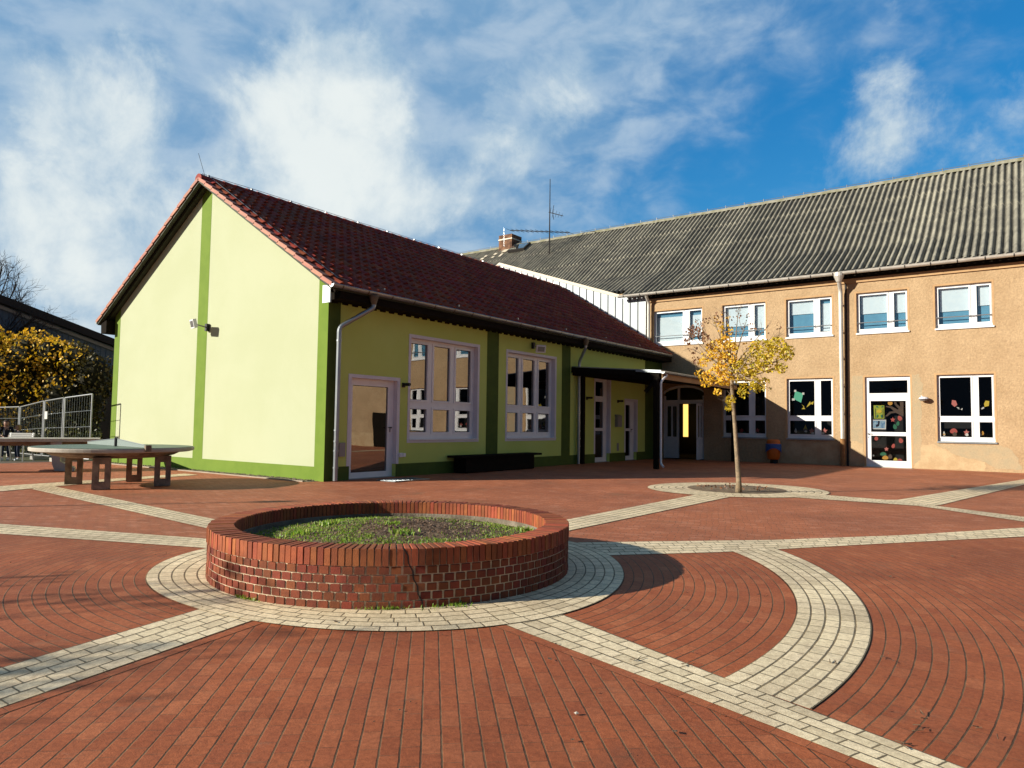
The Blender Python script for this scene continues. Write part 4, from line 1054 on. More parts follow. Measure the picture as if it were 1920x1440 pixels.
for (xa, xb) in ((-16.75, -24.4), (-24.4, -28)):
    def back(x):
        z = ZT(x) ; y = 31.6 + (z - 8.05) / .55
        if y > 34.4: y = 34.4 + (z - 9.59) / .75
        return y + .15
    b.add([(xa, yz + .1, ZT(xa) - .02), (xb, yz + .1, ZT(xb) - .02), (xb, back(xb), ZT(xb) - .02), (xa, back(xa), ZT(xa) - .02)], [(0, 1, 2, 3)])
b.build('saddle_roof', 'zincsheet', zw, recalc=False)
pipe([(-15.12, 31.55, 7.9), (-15.12, 31.85, 7.6), (-15.12, 31.85, 5.45)], .075, 'gutterwhite', sb, (7.0, 6.3))
b = MB(); b.lathe((-6.39, 31.52, 7.98), [(.2, 0), (.2, -.14), (.1, -.38)], 16); b.build('rainwater_hopper', 'gutterwhite', sb)
pipe([(-6.39, 31.52, 7.65), (-6.39, 31.78, 7.3), (-6.39, 31.83, 1.12)], .085, 'gutterwhite', sb, (6.75, 5.6, 4.5, 3.35, 2.2))
pipe([(-6.39, 31.83, 1.12), (-6.39, 31.83, .02)], .098, 'rust', sb, (1.1,))
b = MB(); b.box(-6.27, -6.20, YB - .03, YB - .001, .0, 7.6); b.build('movement_joint', 'hallroof', sb)
# chimney, roof hatch, patches, aerial
cx0, cx1 = onY(940, 455, 40.6).x, onY(962, 455, 40.6).x
b = MB(); b.box(cx0, cx1 + .1, 40.3, 41.5, 13.6, 15.15); ch = b.build('chimney', 'chimneybrick', rf)
b = MB(); b.box(cx0 - .03, cx1 + .13, 40.27, 41.53, 14.78, 14.86); b.build('chimney_band', 'cream', ch)
b = MB()
def rect_on_roof(mb, px0, py0, px1, py1, th, m=None):
    pass
def roofpt(px, py, dz=0):
    d = ray(px, py)
    lo, hi = 31.6, YR
    for _ in range(40):
        m_ = (lo + hi) / 2; p = EYE + d * (m_ / d.y)
        if p.z < roofY(m_): lo = m_ if (1.5 + d.z / d.y * lo) < roofY(lo) and False else lo; 
        f = lambda y: (1.5 + d.z / d.y * y) - roofY(y)
        break
    f = lambda y: (1.5 + d.z / d.y * y) - roofY(y)
    # ray starts above the roof at its far... scan for a sign change
    y = 31.6; prev = f(y)
    while y < YR + 3:
        y2 = y + .05; v = f(y2)
        if (prev > 0) != (v > 0): break
        y, prev = y2, v
    p = EYE + d * (y / d.y); p.z += dz; return p
hp = roofpt(975, 468, 0)
nrm = Vector((0, -.75, 1)).normalized(); alo = Vector((0, 1, .75)).normalized()
b = MB(); b.obox(hp + nrm * .15, (.7, 0, 0), alo * .5, nrm * .10); hh = b.build('roof_hatch', 'hallroof', rf)
b = MB(); b.obox(hp + nrm * .26, (.62, 0, 0), alo * .42, nrm * .008); b.build('pane', 'gl_up', hh)
b = MB(); rp = random.Random(4)
for (px, py) in [(912, 482), (930, 478), (893, 491), (948, 472), (880, 497), (905, 487), (925, 484), (940, 480)]:
    p = roofpt(px, py); b.obox(p + nrm * .085, (rp.uniform(.08, .22), 0, 0), alo * rp.uniform(.1, .25), nrm * .01)
b.build('roof_patches', 'cream', rf)
ap = roofpt(1030, 476); t = thing('roof_aerial', 'tall dark television aerial mast standing on the corrugated roof', 'aerial', ap)
top = onY(1026, 337, ap.y)
b = MB(); b.tube([ap, (ap.x, ap.y, top.z)], [.05, .022], 6); b.build('mast', 'hallroof', t)
l0, l1 = onY(957, 432, ap.y - .5), onY(1068, 436, ap.y + .3)
b = MB(); b.tube([l0, l1], .03, 5)
for k in range(13):
    p = l0.lerp(l1, k / 12); b.tube([p + Vector((0, -.5, 0)), p + Vector((0, .5, 0))], .012, 4)
b.build('long_antenna', 'hallroof', t)
l0, l1 = onY(1029, 398, ap.y), onY(1056, 405, ap.y)
b = MB(); b.tube([l0, l1], .025, 5)
for k in range(5):
    p = l0.lerp(l1, .1 + .2 * k); h = .35 - .05 * k; b.tube([p + Vector((0, -.1, -h)), p + Vector((0, .1, h))], .012, 4)
pq = onY(1036, 398, ap.y); b.tube([pq + Vector((.1, 0, .45)), pq, pq + Vector((.1, 0, -.5))], .02, 4)
b.build('short_antenna', 'hallroof', t)
b = MB(); p0 = onY(945, 462, 39.9); b.tube([p0, onY(945, 427, 39.9)], .007, 5)
tag(b.build('lightning_rod', 'alu'), 'thin pale lightning rod in front of the brick chimney on the far roof', 'rod')
# lamp right of the school door
q = onY(1732, 748, YB - .15); t = thing('wall_lamp', 'round wall lamp on the sandy wall right of the postered door', 'lamp', (q.x, YB, q.z))
b = MB(); b.lathe((q.x, YB - .16, q.z), [(.02, .09), (.15, .06), (.18, 0)], 16); b.tube([(q.x - .1, YB, q.z + .12), (q.x, YB - .16, q.z + .05)], .02, 6); b.build('shade', 'wtrim', t)
b = MB(); b.lathe((q.x, YB - .16, q.z), [(.17, -.002), (.12, -.07), (.01, -.09)], 16); b.build('lamp_glass', 'lampglass', t)

# ================================================================== CANOPY
cn = thing('entrance_canopy', 'dark timber canopy with metal edge over the doors in the corner of the two buildings', 'canopy', (-12.6, 27, 0))
CXE = -10.75; cy0 = 23.75; cz = lambda x: 3.82 - (x - X0) * .075
b = MB(); P = [(X0 + .01, cz(X0)), (CXE, cz(CXE)), (CXE, cz(CXE) - .10), (X0 + .01, cz(X0) - .10)]
b.prism([(x, cy0 - .08, z) for x, z in P], (0, YB - cy0 + .06, 0)); b.build('roof', 'zinc', cn)
b = MB(); P = [(X0 + .01, cz(X0) - .10), (CXE - .12, cz(CXE) - .10), (CXE - .12, cz(CXE) - .36), (X0 + .01, cz(X0) - .36)]
b.prism([(x, cy0, z) for x, z in P], (0, .14, 0)); 
b.box(CXE - .26, CXE - .12, cy0 + .14, YB - .5, cz(CXE) - .36, cz(CXE) - .11); b.box(X0 + .01, X0 + .12, cy0 + .14, YB - .5, cz(X0) - .36, cz(X0) - .12)
for k in range(8):
    y = cy0 + .9 + k * .95
    if y < YB - .6: b.prism([(X0 + .12, y, cz(X0) - .12), (CXE - .26, y, cz(CXE) - .12), (CXE - .26, y, cz(CXE) - .22), (X0 + .12, y, cz(X0) - .22)], (0, .08, 0))
b.build('beams', 'darkwood', cn)
b = MB(); b.prism([(X0 + .01, cy0 - .10, cz(X0) - .04), (CXE - 1.0, cy0 - .10, cz(CXE - 1) - .04), (CXE - 1.0, cy0 - .10, cz(CXE - 1) - .24), (X0 + .01, cy0 - .10, cz(X0) - .24)], (0, .018, 0)); b.build('fascia', 'darkwood', cn)
for (x0_, x1_, y0_, y1_) in [(X0 + .06, X0 + .2, 24.25, 24.42), (-10.93, -10.77, 23.42, 23.58), (-10.93, -10.77, 31.5, 31.64)]:
    b = MB(); b.box(x0_, x1_, y0_, y1_, .012, cz((x0_ + x1_) / 2) - .3); b.build('post', 'darkwood', cn)
b = MB(); b.obox((-11.15, cy0 + .07, 3.05), (.28, 0, .28), (0, .05, 0), (-.04, 0, .04)); b.build('brace', 'darkwood', cn)
gutter('gutter', CXE + .08, cz(CXE) - .06, cy0 - .1, YB - .3, .075, 'zinc', cn, brackets=.8)
b = MB(); b.box(CXE, CXE + .012, cy0, YB - .3, cz(CXE) - .32, cz(CXE) - .1); b.build('edge_board', 'beigetrim', cn)
pipe([(CXE + .08, 24.0, cz(CXE) - .1), (CXE + .08, 23.95, cz(CXE) - .2), (-10.70, 23.56, 3.12), (-10.70, 23.56, .2), (-10.55, 23.45, .1)], .04, 'pvc', cn)
pipe([(X0 + .12, 31.1, 3.1), (X0 + .12, 31.1, .02)], .03, 'pvc', cn)

# ================================================================== WINDOW DECORATIONS
M['kite_g'] = mat('green_paper', (.12, .55, .36), .8); M['kite_p'] = mat('pink_paper', (.62, .20, .17), .8); M['kite_y'] = mat('yellow_paper', (.66, .50, .05), .8)
M['pap_o'] = mat('orange_paper', (.62, .32, .05), .8); M['pap_r'] = mat('red_paper', (.50, .10, .08), .8); M['pap_w'] = mat('white_paper', (.75, .75, .7), .8)
M['pap_dg'] = mat('dark_green_paper', (.03, .18, .09), .8); M['pap_br'] = mat('brown_paper', (.10, .065, .045), .8); M['post_y'] = mat('yellow_poster', (.42, .50, .04), .7, (.30, .38, .03), 22)
M['post_b'] = mat('blue_picture', (.35, .52, .62), .7, (.10, .24, .42), 9); M['purple'] = mat('lilac_paper', (.4, .25, .45), .8)
def flat(mb, pts, Y, th=.004): mb.prism([(x, Y, z) for x, z in pts], (0, th, 0))
def pxpoly(mb, pts, Y): flat(mb, [(onY(px, py, Y).x, onY(px, py, Y).z) for px, py in pts], Y)
YG = YB + .20    # paper hung just behind the glass (pane at YB+.16)
def deco(name, label, cat, polys, group=None):
    p0 = onY(*polys[0][1][0], YG); t = thing(name, label, cat, (p0.x, YG, p0.z), group); ks = 0
    for i, (m_, pts) in enumerate(polys):
        b = MB(); d = YG - .003 * i; flat(b, [(onY(px, py, d).x, onY(px, py, d).z) for px, py in pts], d, .002); b.build('paper', m_, t)
    return t
deco('paper_kite', 'green paper kite with pale corner bows in the window behind the tree', 'decoration', [('kite_g', [(1491, 733), (1506, 738), (1502, 755), (1488, 748)]), ('pap_w', [(1489, 731), (1493, 731), (1493, 735), (1489, 735)]), ('pap_w', [(1504, 736), (1508, 736), (1508, 740), (1504, 740)]), ('pap_w', [(1485, 747), (1490, 747), (1490, 751), (1485, 751)]),
     ('kite_y', [(1503, 758), (1508, 762), (1503, 767), (1510, 767)]), ('kite_y', [(1512, 764), (1520, 758), (1519, 752), (1514, 760)]), ('kite_y', [(1519, 756), (1526, 752), (1524, 759)])])
deco('paper_kite', 'pink paper kite with a tail in the right-hand window', 'decoration', [('kite_p', [(1785, 750), (1792, 751), (1795, 759), (1790, 763), (1784, 758)]), ('pap_w', [(1793, 763), (1798, 764), (1800, 768), (1805, 765), (1804, 769), (1797, 767)])])
deco('paper_kite', 'yellow paper kite at the right edge of the right-hand window', 'decoration', [('kite_y', [(1848, 751), (1855, 752), (1854, 761), (1846, 763), (1845, 757)]), ('pap_w', [(1838, 766), (1844, 763), (1846, 765), (1840, 768)])])
def star(cx, cy, r, ri=.5, n=5, a=0): return [(cx + (r if k % 2 == 0 else r * ri) * math.sin(a + math.pi * k / n), cy - (r if k % 2 == 0 else r * ri) * math.cos(a + math.pi * k / n)) for k in range(2 * n)]
def leafs(cx, cy, w, h, a=0):
    o = []
    for k in range(10):
        t = 2 * math.pi * k / 10; x, y = w * math.sin(t) * (1 - .25 * math.cos(t)), -h * math.cos(t); o.append((cx + x * math.cos(a) - y * math.sin(a), cy + x * math.sin(a) + y * math.cos(a)))
    return o
def gnome(cx, cy, s, c1, c2): return [(c1, [(cx - s * .5, cy + s * .2), (cx, cy - s), (cx + s * .5, cy + s * .2)]), (c2, leafs(cx, cy + s * .35, s * .55, s * .4)), ('pap_w', leafs(cx + s * .1, cy + s * .6, s * .35, s * .2))]
deco('paper_figure', 'small round grey figure, leftmost on the sill below the green kite', 'decoration', gnome(1492, 807, 5, 'pap_w', 'palecon'), 'paper figures along the window sills')
deco('paper_figure', 'yellow pointed paper gnome on the sill below the green kite', 'decoration', gnome(1510, 804, 8, 'kite_y', 'pap_br'), 'paper figures along the window sills')
deco('paper_figure', 'pink star figure left of the white mullion in the window with the green kite', 'decoration', [('kite_p', star(1522, 808, 6))] + [('pap_w', leafs(1524, 812, 3, 2))], 'paper figures along the window sills')
deco('paper_figure', 'pink star figure in the narrow pane of the window with the green kite', 'decoration', [('kite_p', star(1546, 808, 6)), ('pap_w', leafs(1543, 812, 3, 2))], 'paper figures along the window sills')
deco('paper_figure', 'small white figure at the left end of the right-hand window sill', 'decoration', gnome(1770, 813, 5, 'pap_w', 'pap_o'), 'paper figures along the window sills')
deco('paper_figure', 'brown-red mushroom figure in the middle of the right-hand window sill', 'decoration', [('pap_r', leafs(1788, 808, 7, 5)), ('pap_br', leafs(1790, 814, 4, 4))], 'paper figures along the window sills')
deco('paper_figure', 'pink figure beside the mullion on the right-hand window sill', 'decoration', [('kite_p', star(1812, 811, 6)), ('pap_w', leafs(1813, 815, 3, 3))], 'paper figures along the window sills')
deco('paper_figure', 'pale orange figure in the narrow pane of the right-hand window', 'decoration', [('pap_o', leafs(1842, 812, 3, 4)), ('pap_w', leafs(1839, 815, 2, 2))], 'paper figures along the window sills')
deco('paper_figure', 'dark pink star figure in the shaded window right of the tree trunk', 'decoration', [('pap_r', star(1391, 807, 5)), ('pap_dg', leafs(1395, 811, 3, 2))], 'paper figures along the window sills')
deco('paper_figure', 'dark pink star figure in the narrow pane of the shaded window behind the tree', 'decoration', [('pap_r', star(1420, 807, 5)), ('palecon', leafs(1417, 811, 2, 2))], 'paper figures along the window sills')
# door: posters and paper tree
YG = YB + .175
deco('poster', 'yellow-green poster with dark line drawing stuck on the school door', 'poster', [('post_y', [(1638, 760), (1658, 760), (1658, 785), (1639, 785)]), ('pap_dg', [(1642, 762), (1645, 761), (1648, 764), (1643, 764)]), ('pap_dg', [(1654, 761), (1657, 762), (1656, 764), (1652, 764)]),
     ('pap_br', [(1641, 766), (1642, 766), (1642, 783), (1641, 783)]), ('pap_br', [(1655, 766), (1656, 766), (1656, 783), (1655, 783)]), ('kite_y', leafs(1648.5, 771, 5, 3.5)), ('pap_dg', [(1644, 777), (1647, 779), (1645, 783), (1643, 783)]), ('pap_dg', [(1651, 779), (1654, 777), (1655, 783), (1652, 783)])])
deco('poster', 'small blue and white picture below the yellow-green poster on the school door', 'poster', [('pap_w', [(1634.5, 787), (1661.5, 787), (1661, 805), (1635, 804.5)]), ('post_b', [(1636, 788.5), (1660, 788.5), (1659.5, 803), (1636.5, 803)]), ('navy', [(1646, 789), (1650, 790), (1648, 799), (1643, 801), (1642, 797), (1646, 795)])])
tr_ = [('pap_br', [(1694, 753), (1694, 781), (1689, 779), (1680, 774), (1671, 775), (1663, 781), (1660, 780), (1668, 772), (1676, 771), (1670, 765), (1661, 763), (1661, 761), (1672, 762), (1683, 768), (1685, 767), (1677, 758), (1676, 751), (1679, 751), (1682, 758), (1688, 763), (1687, 752)])]
deco('paper_tree', 'brown paper tree on the upper door glass beside the posters', 'decoration', tr_)
for (lab, m_, sh) in [('yellow-orange paper leaf at the top of the upper door glass', 'pap_o', leafs(1669, 755, 4.5, 5)), ('pink-red paper star on the upper door glass', 'pap_r', star(1674, 787, 5)), ('pink-red paper leaf right of the paper star on the door', 'pap_r', leafs(1687, 784, 4, 5, -.5)),
                      ('green paper leaf, lower left of the pair below the paper star', 'pap_dg', leafs(1678, 800, 3.5, 5, -.3)), ('green paper leaf, upper right of the pair below the paper star', 'pap_dg', leafs(1683.5, 794, 3, 4.5, .2)), ('red paper leaf at the top left of the lower door glass', 'pap_r', leafs(1643, 822, 3.5, 4)),
                      ('red paper leaf at the top right of the lower door glass', 'pap_r', leafs(1689, 826, 4, 5, -.4)), ('red paper leaf in the middle of the lower door glass', 'pap_r', leafs(1675, 836, 3.2, 4.5, .3)), ('pink paper flower left of the middle leaf on the lower door glass', 'kite_p', star(1662, 842, 4.5)),
                      ('green paper leaves above the orange pumpkin on the lower door glass', 'pap_dg', leafs(1656, 851, 6, 3.5)), ('orange paper pumpkin near the bottom of the lower door glass', 'pap_o', leafs(1660, 858, 6, 4)), ('yellow paper leaf at the bottom right of the lower door glass', 'kite_y', leafs(1679, 862, 4, 4)),
                      ('red paper leaf in the bottom right corner of the door', 'pap_r', leafs(1687, 863, 5, 3)), ('brown-red paper leaf right of the pumpkin on the door', 'pap_br', leafs(1669, 856, 4, 4.5)), ('small white paper dot on the left of the lower door glass', 'pap_w', leafs(1637, 854, 2, 2))]:
    deco('paper_leaf', lab, 'decoration', [(m_, sh)], 'paper leaves on the school door')

# ================================================================== LITTER BIN
q = onY(1449, 862, 31.45); t = thing('litter_bin', 'orange litter bin with blue bag hanging out, on the shaded wall', 'litter bin', (q.x, 31.5, 0))
bx, by = q.x, 31.55
def ell(mb, c, prof, n=24, sy=.8):
    vs = [(c[0] + r * math.cos(2 * math.pi * k / n), c[1] + sy * r * math.sin(2 * math.pi * k / n), c[2] + z) for r, z in prof for k in range(n)]
    mb.add(vs, [(i * n + k, i * n + (k + 1) % n, (i + 1) * n + (k + 1) % n, (i + 1) * n + k) for i in range(len(prof) - 1) for k in range(n)])
b = MB(); ell(b, (bx, by, 0), [(.01, .17), (.2, .17), (.255, .22), (.28, .55), (.285, .78)]); b.build('body', 'orange', t, smooth=True)
b = MB(); ell(b, (bx, by, 0), [(.29, .80), (.30, .84), (.27, .98), (.22, 1.03), (.17, 1.02), (.16, .9)]); b.build('rim', 'orange', t, smooth=True)
b = MB(); vs = []; n = 28
for (r, z) in [(.28, .86), (.325, .82), (.335, .66)]:
    for k in range(n):
        a = 2 * math.pi * k / n; zz_ = z - (.10 * (1 + math.sin(a * 2 + 1)) if z < .75 else 0); vs.append((bx + r * math.cos(a), by + .8 * r * math.sin(a), zz_))
b.add(vs, [(i * n + k, i * n + (k + 1) % n, (i + 1) * n + (k + 1) % n, (i + 1) * n + k) for i in range(2) for k in range(n)]); b.build('bag', 'bag', t, recalc=False)
b = MB(); b.tube([(bx, by + .1, 0), (bx, by + .1, .2)], .16, 12); b.box(bx - .04, bx + .04, by + .2, YB - .002, .4, .8); b.build('stand', 'black', t)

# ================================================================== TREES
def branch(mb, p, d, L, r, depth, rn, spread=.5, up_=.15, n=5, tips=None, curve=.18, kids=(2, 3), shrink=.68):
    p = Vector(p); d = Vector(d).normalized(); path = [p]; rs = [r]; k = 4
    for i in range(k):
        d = (d + Vector((rn.uniform(-curve, curve), rn.uniform(-curve, curve), rn.uniform(-curve, curve) + up_ * .25))).normalized()
        p = p + d * L / k; path.append(p); rs.append(r * (1 - .45 * (i + 1) / k))
    mb.tube(path, rs, n if r > .02 else 4, cap=False)
    if depth == 0:
        if tips is not None: tips.append((path[-1], d))
        return
    for j in range(rn.randint(*kids)):
        q = path[rn.randint(2, k)] if j else path[-1]
        nd = (d + Vector((rn.gauss(0, spread), rn.gauss(0, spread), rn.gauss(0, spread) + up_))).normalized()
        branch(mb, q, nd, L * shrink * rn.uniform(.75, 1.2), r * .55, depth - 1, rn, spread, up_, n, tips, curve, kids, shrink)
def leaf(mb, p, s, rn, flat_=.0):
    a = Vector((rn.gauss(0, 1), rn.gauss(0, 1), rn.gauss(0, 1))).normalized(); c = a.orthogonal().normalized(); e = a.cross(c)
    th = rn.random() * 6.28; u = (c * math.cos(th) + e * math.sin(th)) * s; v = (e * math.cos(th) - c * math.sin(th)) * s * .8; p = Vector(p)
    mb.add([p - u, p - v * .9 - u * .1, p + u * .4 - v * .55, p + u, p + u * .4 + v * .55, p + v * .9 - u * .1], [(0, 1, 2, 3, 4, 5)])
M['yleaf'] = leafmat('yellow_leaf', [(1.1, .62, .02), (1.2, .74, .03), (.95, .66, .03), (1.15, .54, .02), (.85, .62, .04)], .35)
M['gleaf'] = leafmat('yellow_green_leaf', [(.80, .62, .02), (1.0, .74, .03), (.46, .42, .02), (1.1, .72, .03), (.36, .33, .02)], .35)
M['rleaf'] = leafmat('brown_red_leaf', [(.20, .07, .035), (.34, .14, .05), (.14, .05, .03), (.40, .20, .07)], .2)
M['bleaf'] = leafmat('bush_leaf', [(1.3, .68, .03), (1.0, .66, .03), (1.4, .80, .04), (.50, .44, .02), (1.35, .74, .03), (.85, .62, .03)], .35)
tb = onZ(1385, 925); ty = tb.y
yt = thing('young_maple_tree', 'slender young tree with thin trunk and sparse yellow leaves in the round pit', 'tree', (tb.x, tb.y, 0))
tp = [onY(px, py, ty) for px, py in [(1385, 926), (1385, 900), (1382, 860), (1378, 800), (1374, 750), (1372, 715), (1371, 690)]]; tp[0].z = 0
b = MB(); b.tube(tp, [.082, .060, .050, .045, .042, .038, .034], 12); b.build('trunk', 'trunkbark', yt, smooth=True)
b = MB(); rt_ = random.Random(21); tips = []
head = tp[-1]
stems = [((1312, 612), .4), ((1338, 598), -.3), ((1365, 585), .2), ((1385, 575), -.2), ((1400, 600), .4), ((1440, 612), -.1), ((1465, 625), .3), ((1480, 668), .3), ((1300, 655), -.4), ((1318, 700), .4), ((1420, 715), -.4), ((1450, 690), .5), ((1410, 660), -.6), ((1345, 640), .6), ((1370, 745), .2), ((1295, 630), .1), ((1352, 580), .1)]
for i, ((px, py), dy) in enumerate(stems):
    e = onY(px, py, ty + dy); s = tp[-1].lerp(tp[-2], rt_.uniform(-.2, 1.)); mid = s.lerp(e, .5) + Vector((0, 0, -.08 if py > 640 else .04))
    path = [s, s.lerp(mid, .6), mid.lerp(e, .35), e]; b.tube(path, [.024, .018, .012, .005], 5, cap=False)
    for k in range(6):
        q = mid.lerp(e, rt_.random() * .95); d = (e - s).normalized()
        branch(b, q, d + Vector((rt_.gauss(0, .5), rt_.gauss(0, .5), rt_.gauss(0, .4) + .25)), rt_.uniform(.12, .32), .0055, 1, rt_, .5, .2, 4, tips, .2, (1, 2))
b.build('branches', 'bark', yt)
def cluster(mb, px, py, rpx, cnt, rn, s=(.024, .043), dy=None):
    for k in range(int(cnt * 1.35)):
        a = rn.random() * 6.283; r = rpx * math.sqrt(rn.random()); y = ty + (rn.gauss(0, .28) if dy is None else dy + rn.gauss(0, .15))
        leaf(mb, onY(px + r * math.cos(a), py + r * math.sin(a) * .8, y), rn.uniform(*s), rn)
b = MB()
for c in [(1345, 655, 22, 190), (1362, 640, 14, 80), (1365, 675, 20, 160), (1340, 705, 20, 120), (1325, 715, 14, 60), (1360, 710, 17, 130), (1318, 680, 10, 40), (1350, 690, 15, 90), (1330, 665, 16, 50), (1375, 650, 10, 50), (1360, 620, 16, 40), (1312, 700, 10, 30), (1405, 650, 14, 22), (1345, 735, 8, 22), (1355, 600, 18, 14)]: cluster(b, *c, rt_)
b.build('yellow_foliage', 'yleaf', yt, recalc=False)
b = MB()
for c in [(1430, 655, 24, 200), (1455, 648, 20, 160), (1475, 665, 14, 110), (1410, 680, 26, 230), (1440, 680, 24, 190), (1465, 690, 12, 60), (1400, 710, 22, 190), (1420, 725, 16, 100), (1385, 690, 16, 90), (1370, 750, 10, 70), (1366, 765, 7, 30), (1435, 715, 8, 14), (1395, 735, 14, 50), (1445, 728, 3, 4), (1480, 655, 9, 30)]: cluster(b, *c, rt_)
b.build('green_foliage', 'gleaf', yt, recalc=False)
b = MB()
for c in [(1300, 622, 14, 90), (1318, 632, 12, 80), (1290, 640, 9, 35), (1330, 650, 9, 40), (1310, 608, 12, 30), (1325, 600, 8, 14), (1305, 675, 9, 26), (1345, 600, 12, 14), (1385, 600, 24, 22), (1350, 585, 10, 9), (1300, 655, 10, 16), (1410, 620, 20, 14), (1450, 615, 16, 8)]: cluster(b, *c, rt_, (.02, .038))
b.build('brown_foliage', 'rleaf', yt, recalc=False)
b = MB()
for k in range(70):
    a = rt_.random() * 6.283; r = 1.0 * math.sqrt(rt_.random()); leaf(b, (-5.9 + r * math.cos(a), 17.35 + r * math.sin(a), .07), .03, rt_)
tag(b.build('fallen_leaves', 'rleaf', recalc=False), 'fallen leaves lying in the soil pit round the young tree', 'leaves', kind='stuff')

# yellow bush-like tree at the left, its shaded half painted into the leaf colour
bc = Vector((-36.5, 12.9, 0)); bt = thing('autumn_shrub_tree', 'broad bushy maple with yellow autumn leaves and a shade-darkened side behind the fence', 'tree', bc)
b = MB(); rb = random.Random(33)
for k in range(5): branch(b, bc + Vector((rb.uniform(-.3, .3), rb.uniform(-.3, .3), 0)), (rb.uniform(-.4, .4), rb.uniform(-.4, .4), 1), 1.7, .09, 3, rb, .5, .15, 5)
b.build('trunk', 'darkbark', bt)
b = MB(); ax = Vector((rt.x, rt.y, 0)).normalized(); ay = Vector((-ax.y, ax.x, 0))
lobes = []
for (px, py, rp_) in [(-40, 700, 95), (30, 690, 60), (60, 665, 42), (100, 670, 42), (140, 680, 42), (165, 700, 38), (175, 740, 30), (120, 730, 60), (60, 740, 60), (10, 760, 60), (-30, 770, 70), (150, 770, 38), (100, 790, 40), (40, 800, 40), (185, 690, 14), (35, 645, 14), (95, 642, 14), (20, 650, 18), (-20, 640, 40)]:
    for dd in (-1.2, .2, 1.4):
        p = onD(px + rb.uniform(-10, 10), py + rb.uniform(-8, 8), 32 + dd * (1 if rp_ > 20 else .3)); lobes.append((p, rp_ * 32 / F * rb.uniform(.75, 1.0)))
b2_ = MB()
M['dleaf'] = leafmat('shade_painted_leaf', [(.08, .07, .012), (.12, .10, .015), (.05, .05, .01), (.30, .20, .02), (.07, .065, .01)], .1)
for (p, r) in lobes:
    for k in range(int(420 * (r / 1.0) ** 2) + 60):
        d = Vector((rb.gauss(0, 1), rb.gauss(0, 1), rb.gauss(0, 1))).normalized(); q = p + d * r * rb.uniform(.72, 1.08)
        if q.z < .9: continue
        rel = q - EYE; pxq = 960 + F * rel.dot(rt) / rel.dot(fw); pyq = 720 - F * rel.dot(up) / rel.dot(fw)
        dark_ = pxq + (pyq - 660) * .55 + 14 * math.sin(pyq * .13) + rb.gauss(0, 16) > 140  # leaves past this line get a darker colour for the crown's shade
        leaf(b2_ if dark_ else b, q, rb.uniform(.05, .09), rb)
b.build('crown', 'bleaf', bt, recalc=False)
b2_.build('shade_painted_crown', 'dleaf', bt, recalc=False)
b = MB()  # dark lumps added inside the crown to block light
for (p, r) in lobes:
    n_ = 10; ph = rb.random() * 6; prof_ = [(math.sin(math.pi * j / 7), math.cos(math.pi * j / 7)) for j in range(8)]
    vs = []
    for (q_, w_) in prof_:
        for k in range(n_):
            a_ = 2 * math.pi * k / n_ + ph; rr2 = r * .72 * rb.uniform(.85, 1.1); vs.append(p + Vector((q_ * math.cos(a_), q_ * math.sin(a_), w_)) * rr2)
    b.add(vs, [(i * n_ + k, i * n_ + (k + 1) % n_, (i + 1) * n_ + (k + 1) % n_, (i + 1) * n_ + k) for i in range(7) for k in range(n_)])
b.build('crown_light_blocker', 'crownblock', bt, recalc=False)
# undergrowth below
b = MB()
for k in range(9000):
    px, py = rb.uniform(-60, 190), rb.uniform(800, 850); q = onD(px, py, rb.uniform(29, 34)); q.z = abs(rb.gauss(0, .5)) + .05
    if q.z < 2: leaf(b, q, rb.uniform(.04, .09), rb)
M['uleaf'] = leafmat('undergrowth_leaf', [(.05, .07, .015), (.12, .13, .02), (.20, .18, .03), (.03, .04, .012)], .2)
tag(b.build('undergrowth', 'uleaf', recalc=False), 'tangled green undergrowth on the ground behind the mesh fence', 'undergrowth', kind='stuff')
# bare tree behind
p0 = onD(-60, 800, 37); t = thing('bare_tree', 'leafless dark tree rising behind the yellow bushy maple at the left edge', 'tree', (p0.x, p0.y, 0))
b = MB(); rb2 = random.Random(12); s = Vector((p0.x, p0.y, 0))
b.tube([s, s + Vector((.1, 0, 2.5)), s + Vector((.0, .1, 4.2))], [.3, .25, .2], 8); b.build('trunk', 'darkbark', t)
b = MB(); bs_ = s + Vector((0, .1, 4.0))
for k in range(44):
    px, py = rb2.uniform(-80, 84), rb2.uniform(485, 640); 
    if px > 20: py = rb2.uniform(575, 640) if px > 45 else rb2.uniform(520, 640)
    e = onD(px, py, 37 + rb2.uniform(-1.5, 1.5)); d = e - bs_; L = d.length
    q = bs_ + d * .12
    path = [q, q + d * .3 + Vector((0, 0, -.15)), q + d * .6, q + d * .85]
    b.tube(path, [.08, .055, .035, .02], 5, cap=False)
    for j in range(5): branch(b, q + d * rb2.uniform(.4, .86), d.normalized() + Vector((rb2.gauss(0, .4), rb2.gauss(0, .4), rb2.gauss(0, .35))), rb2.uniform(.5, 1.0), .02, 2, rb2, .5, .12, 4, None, .25, (2, 3), .7)
b.build('branches', 'darkbark', t)

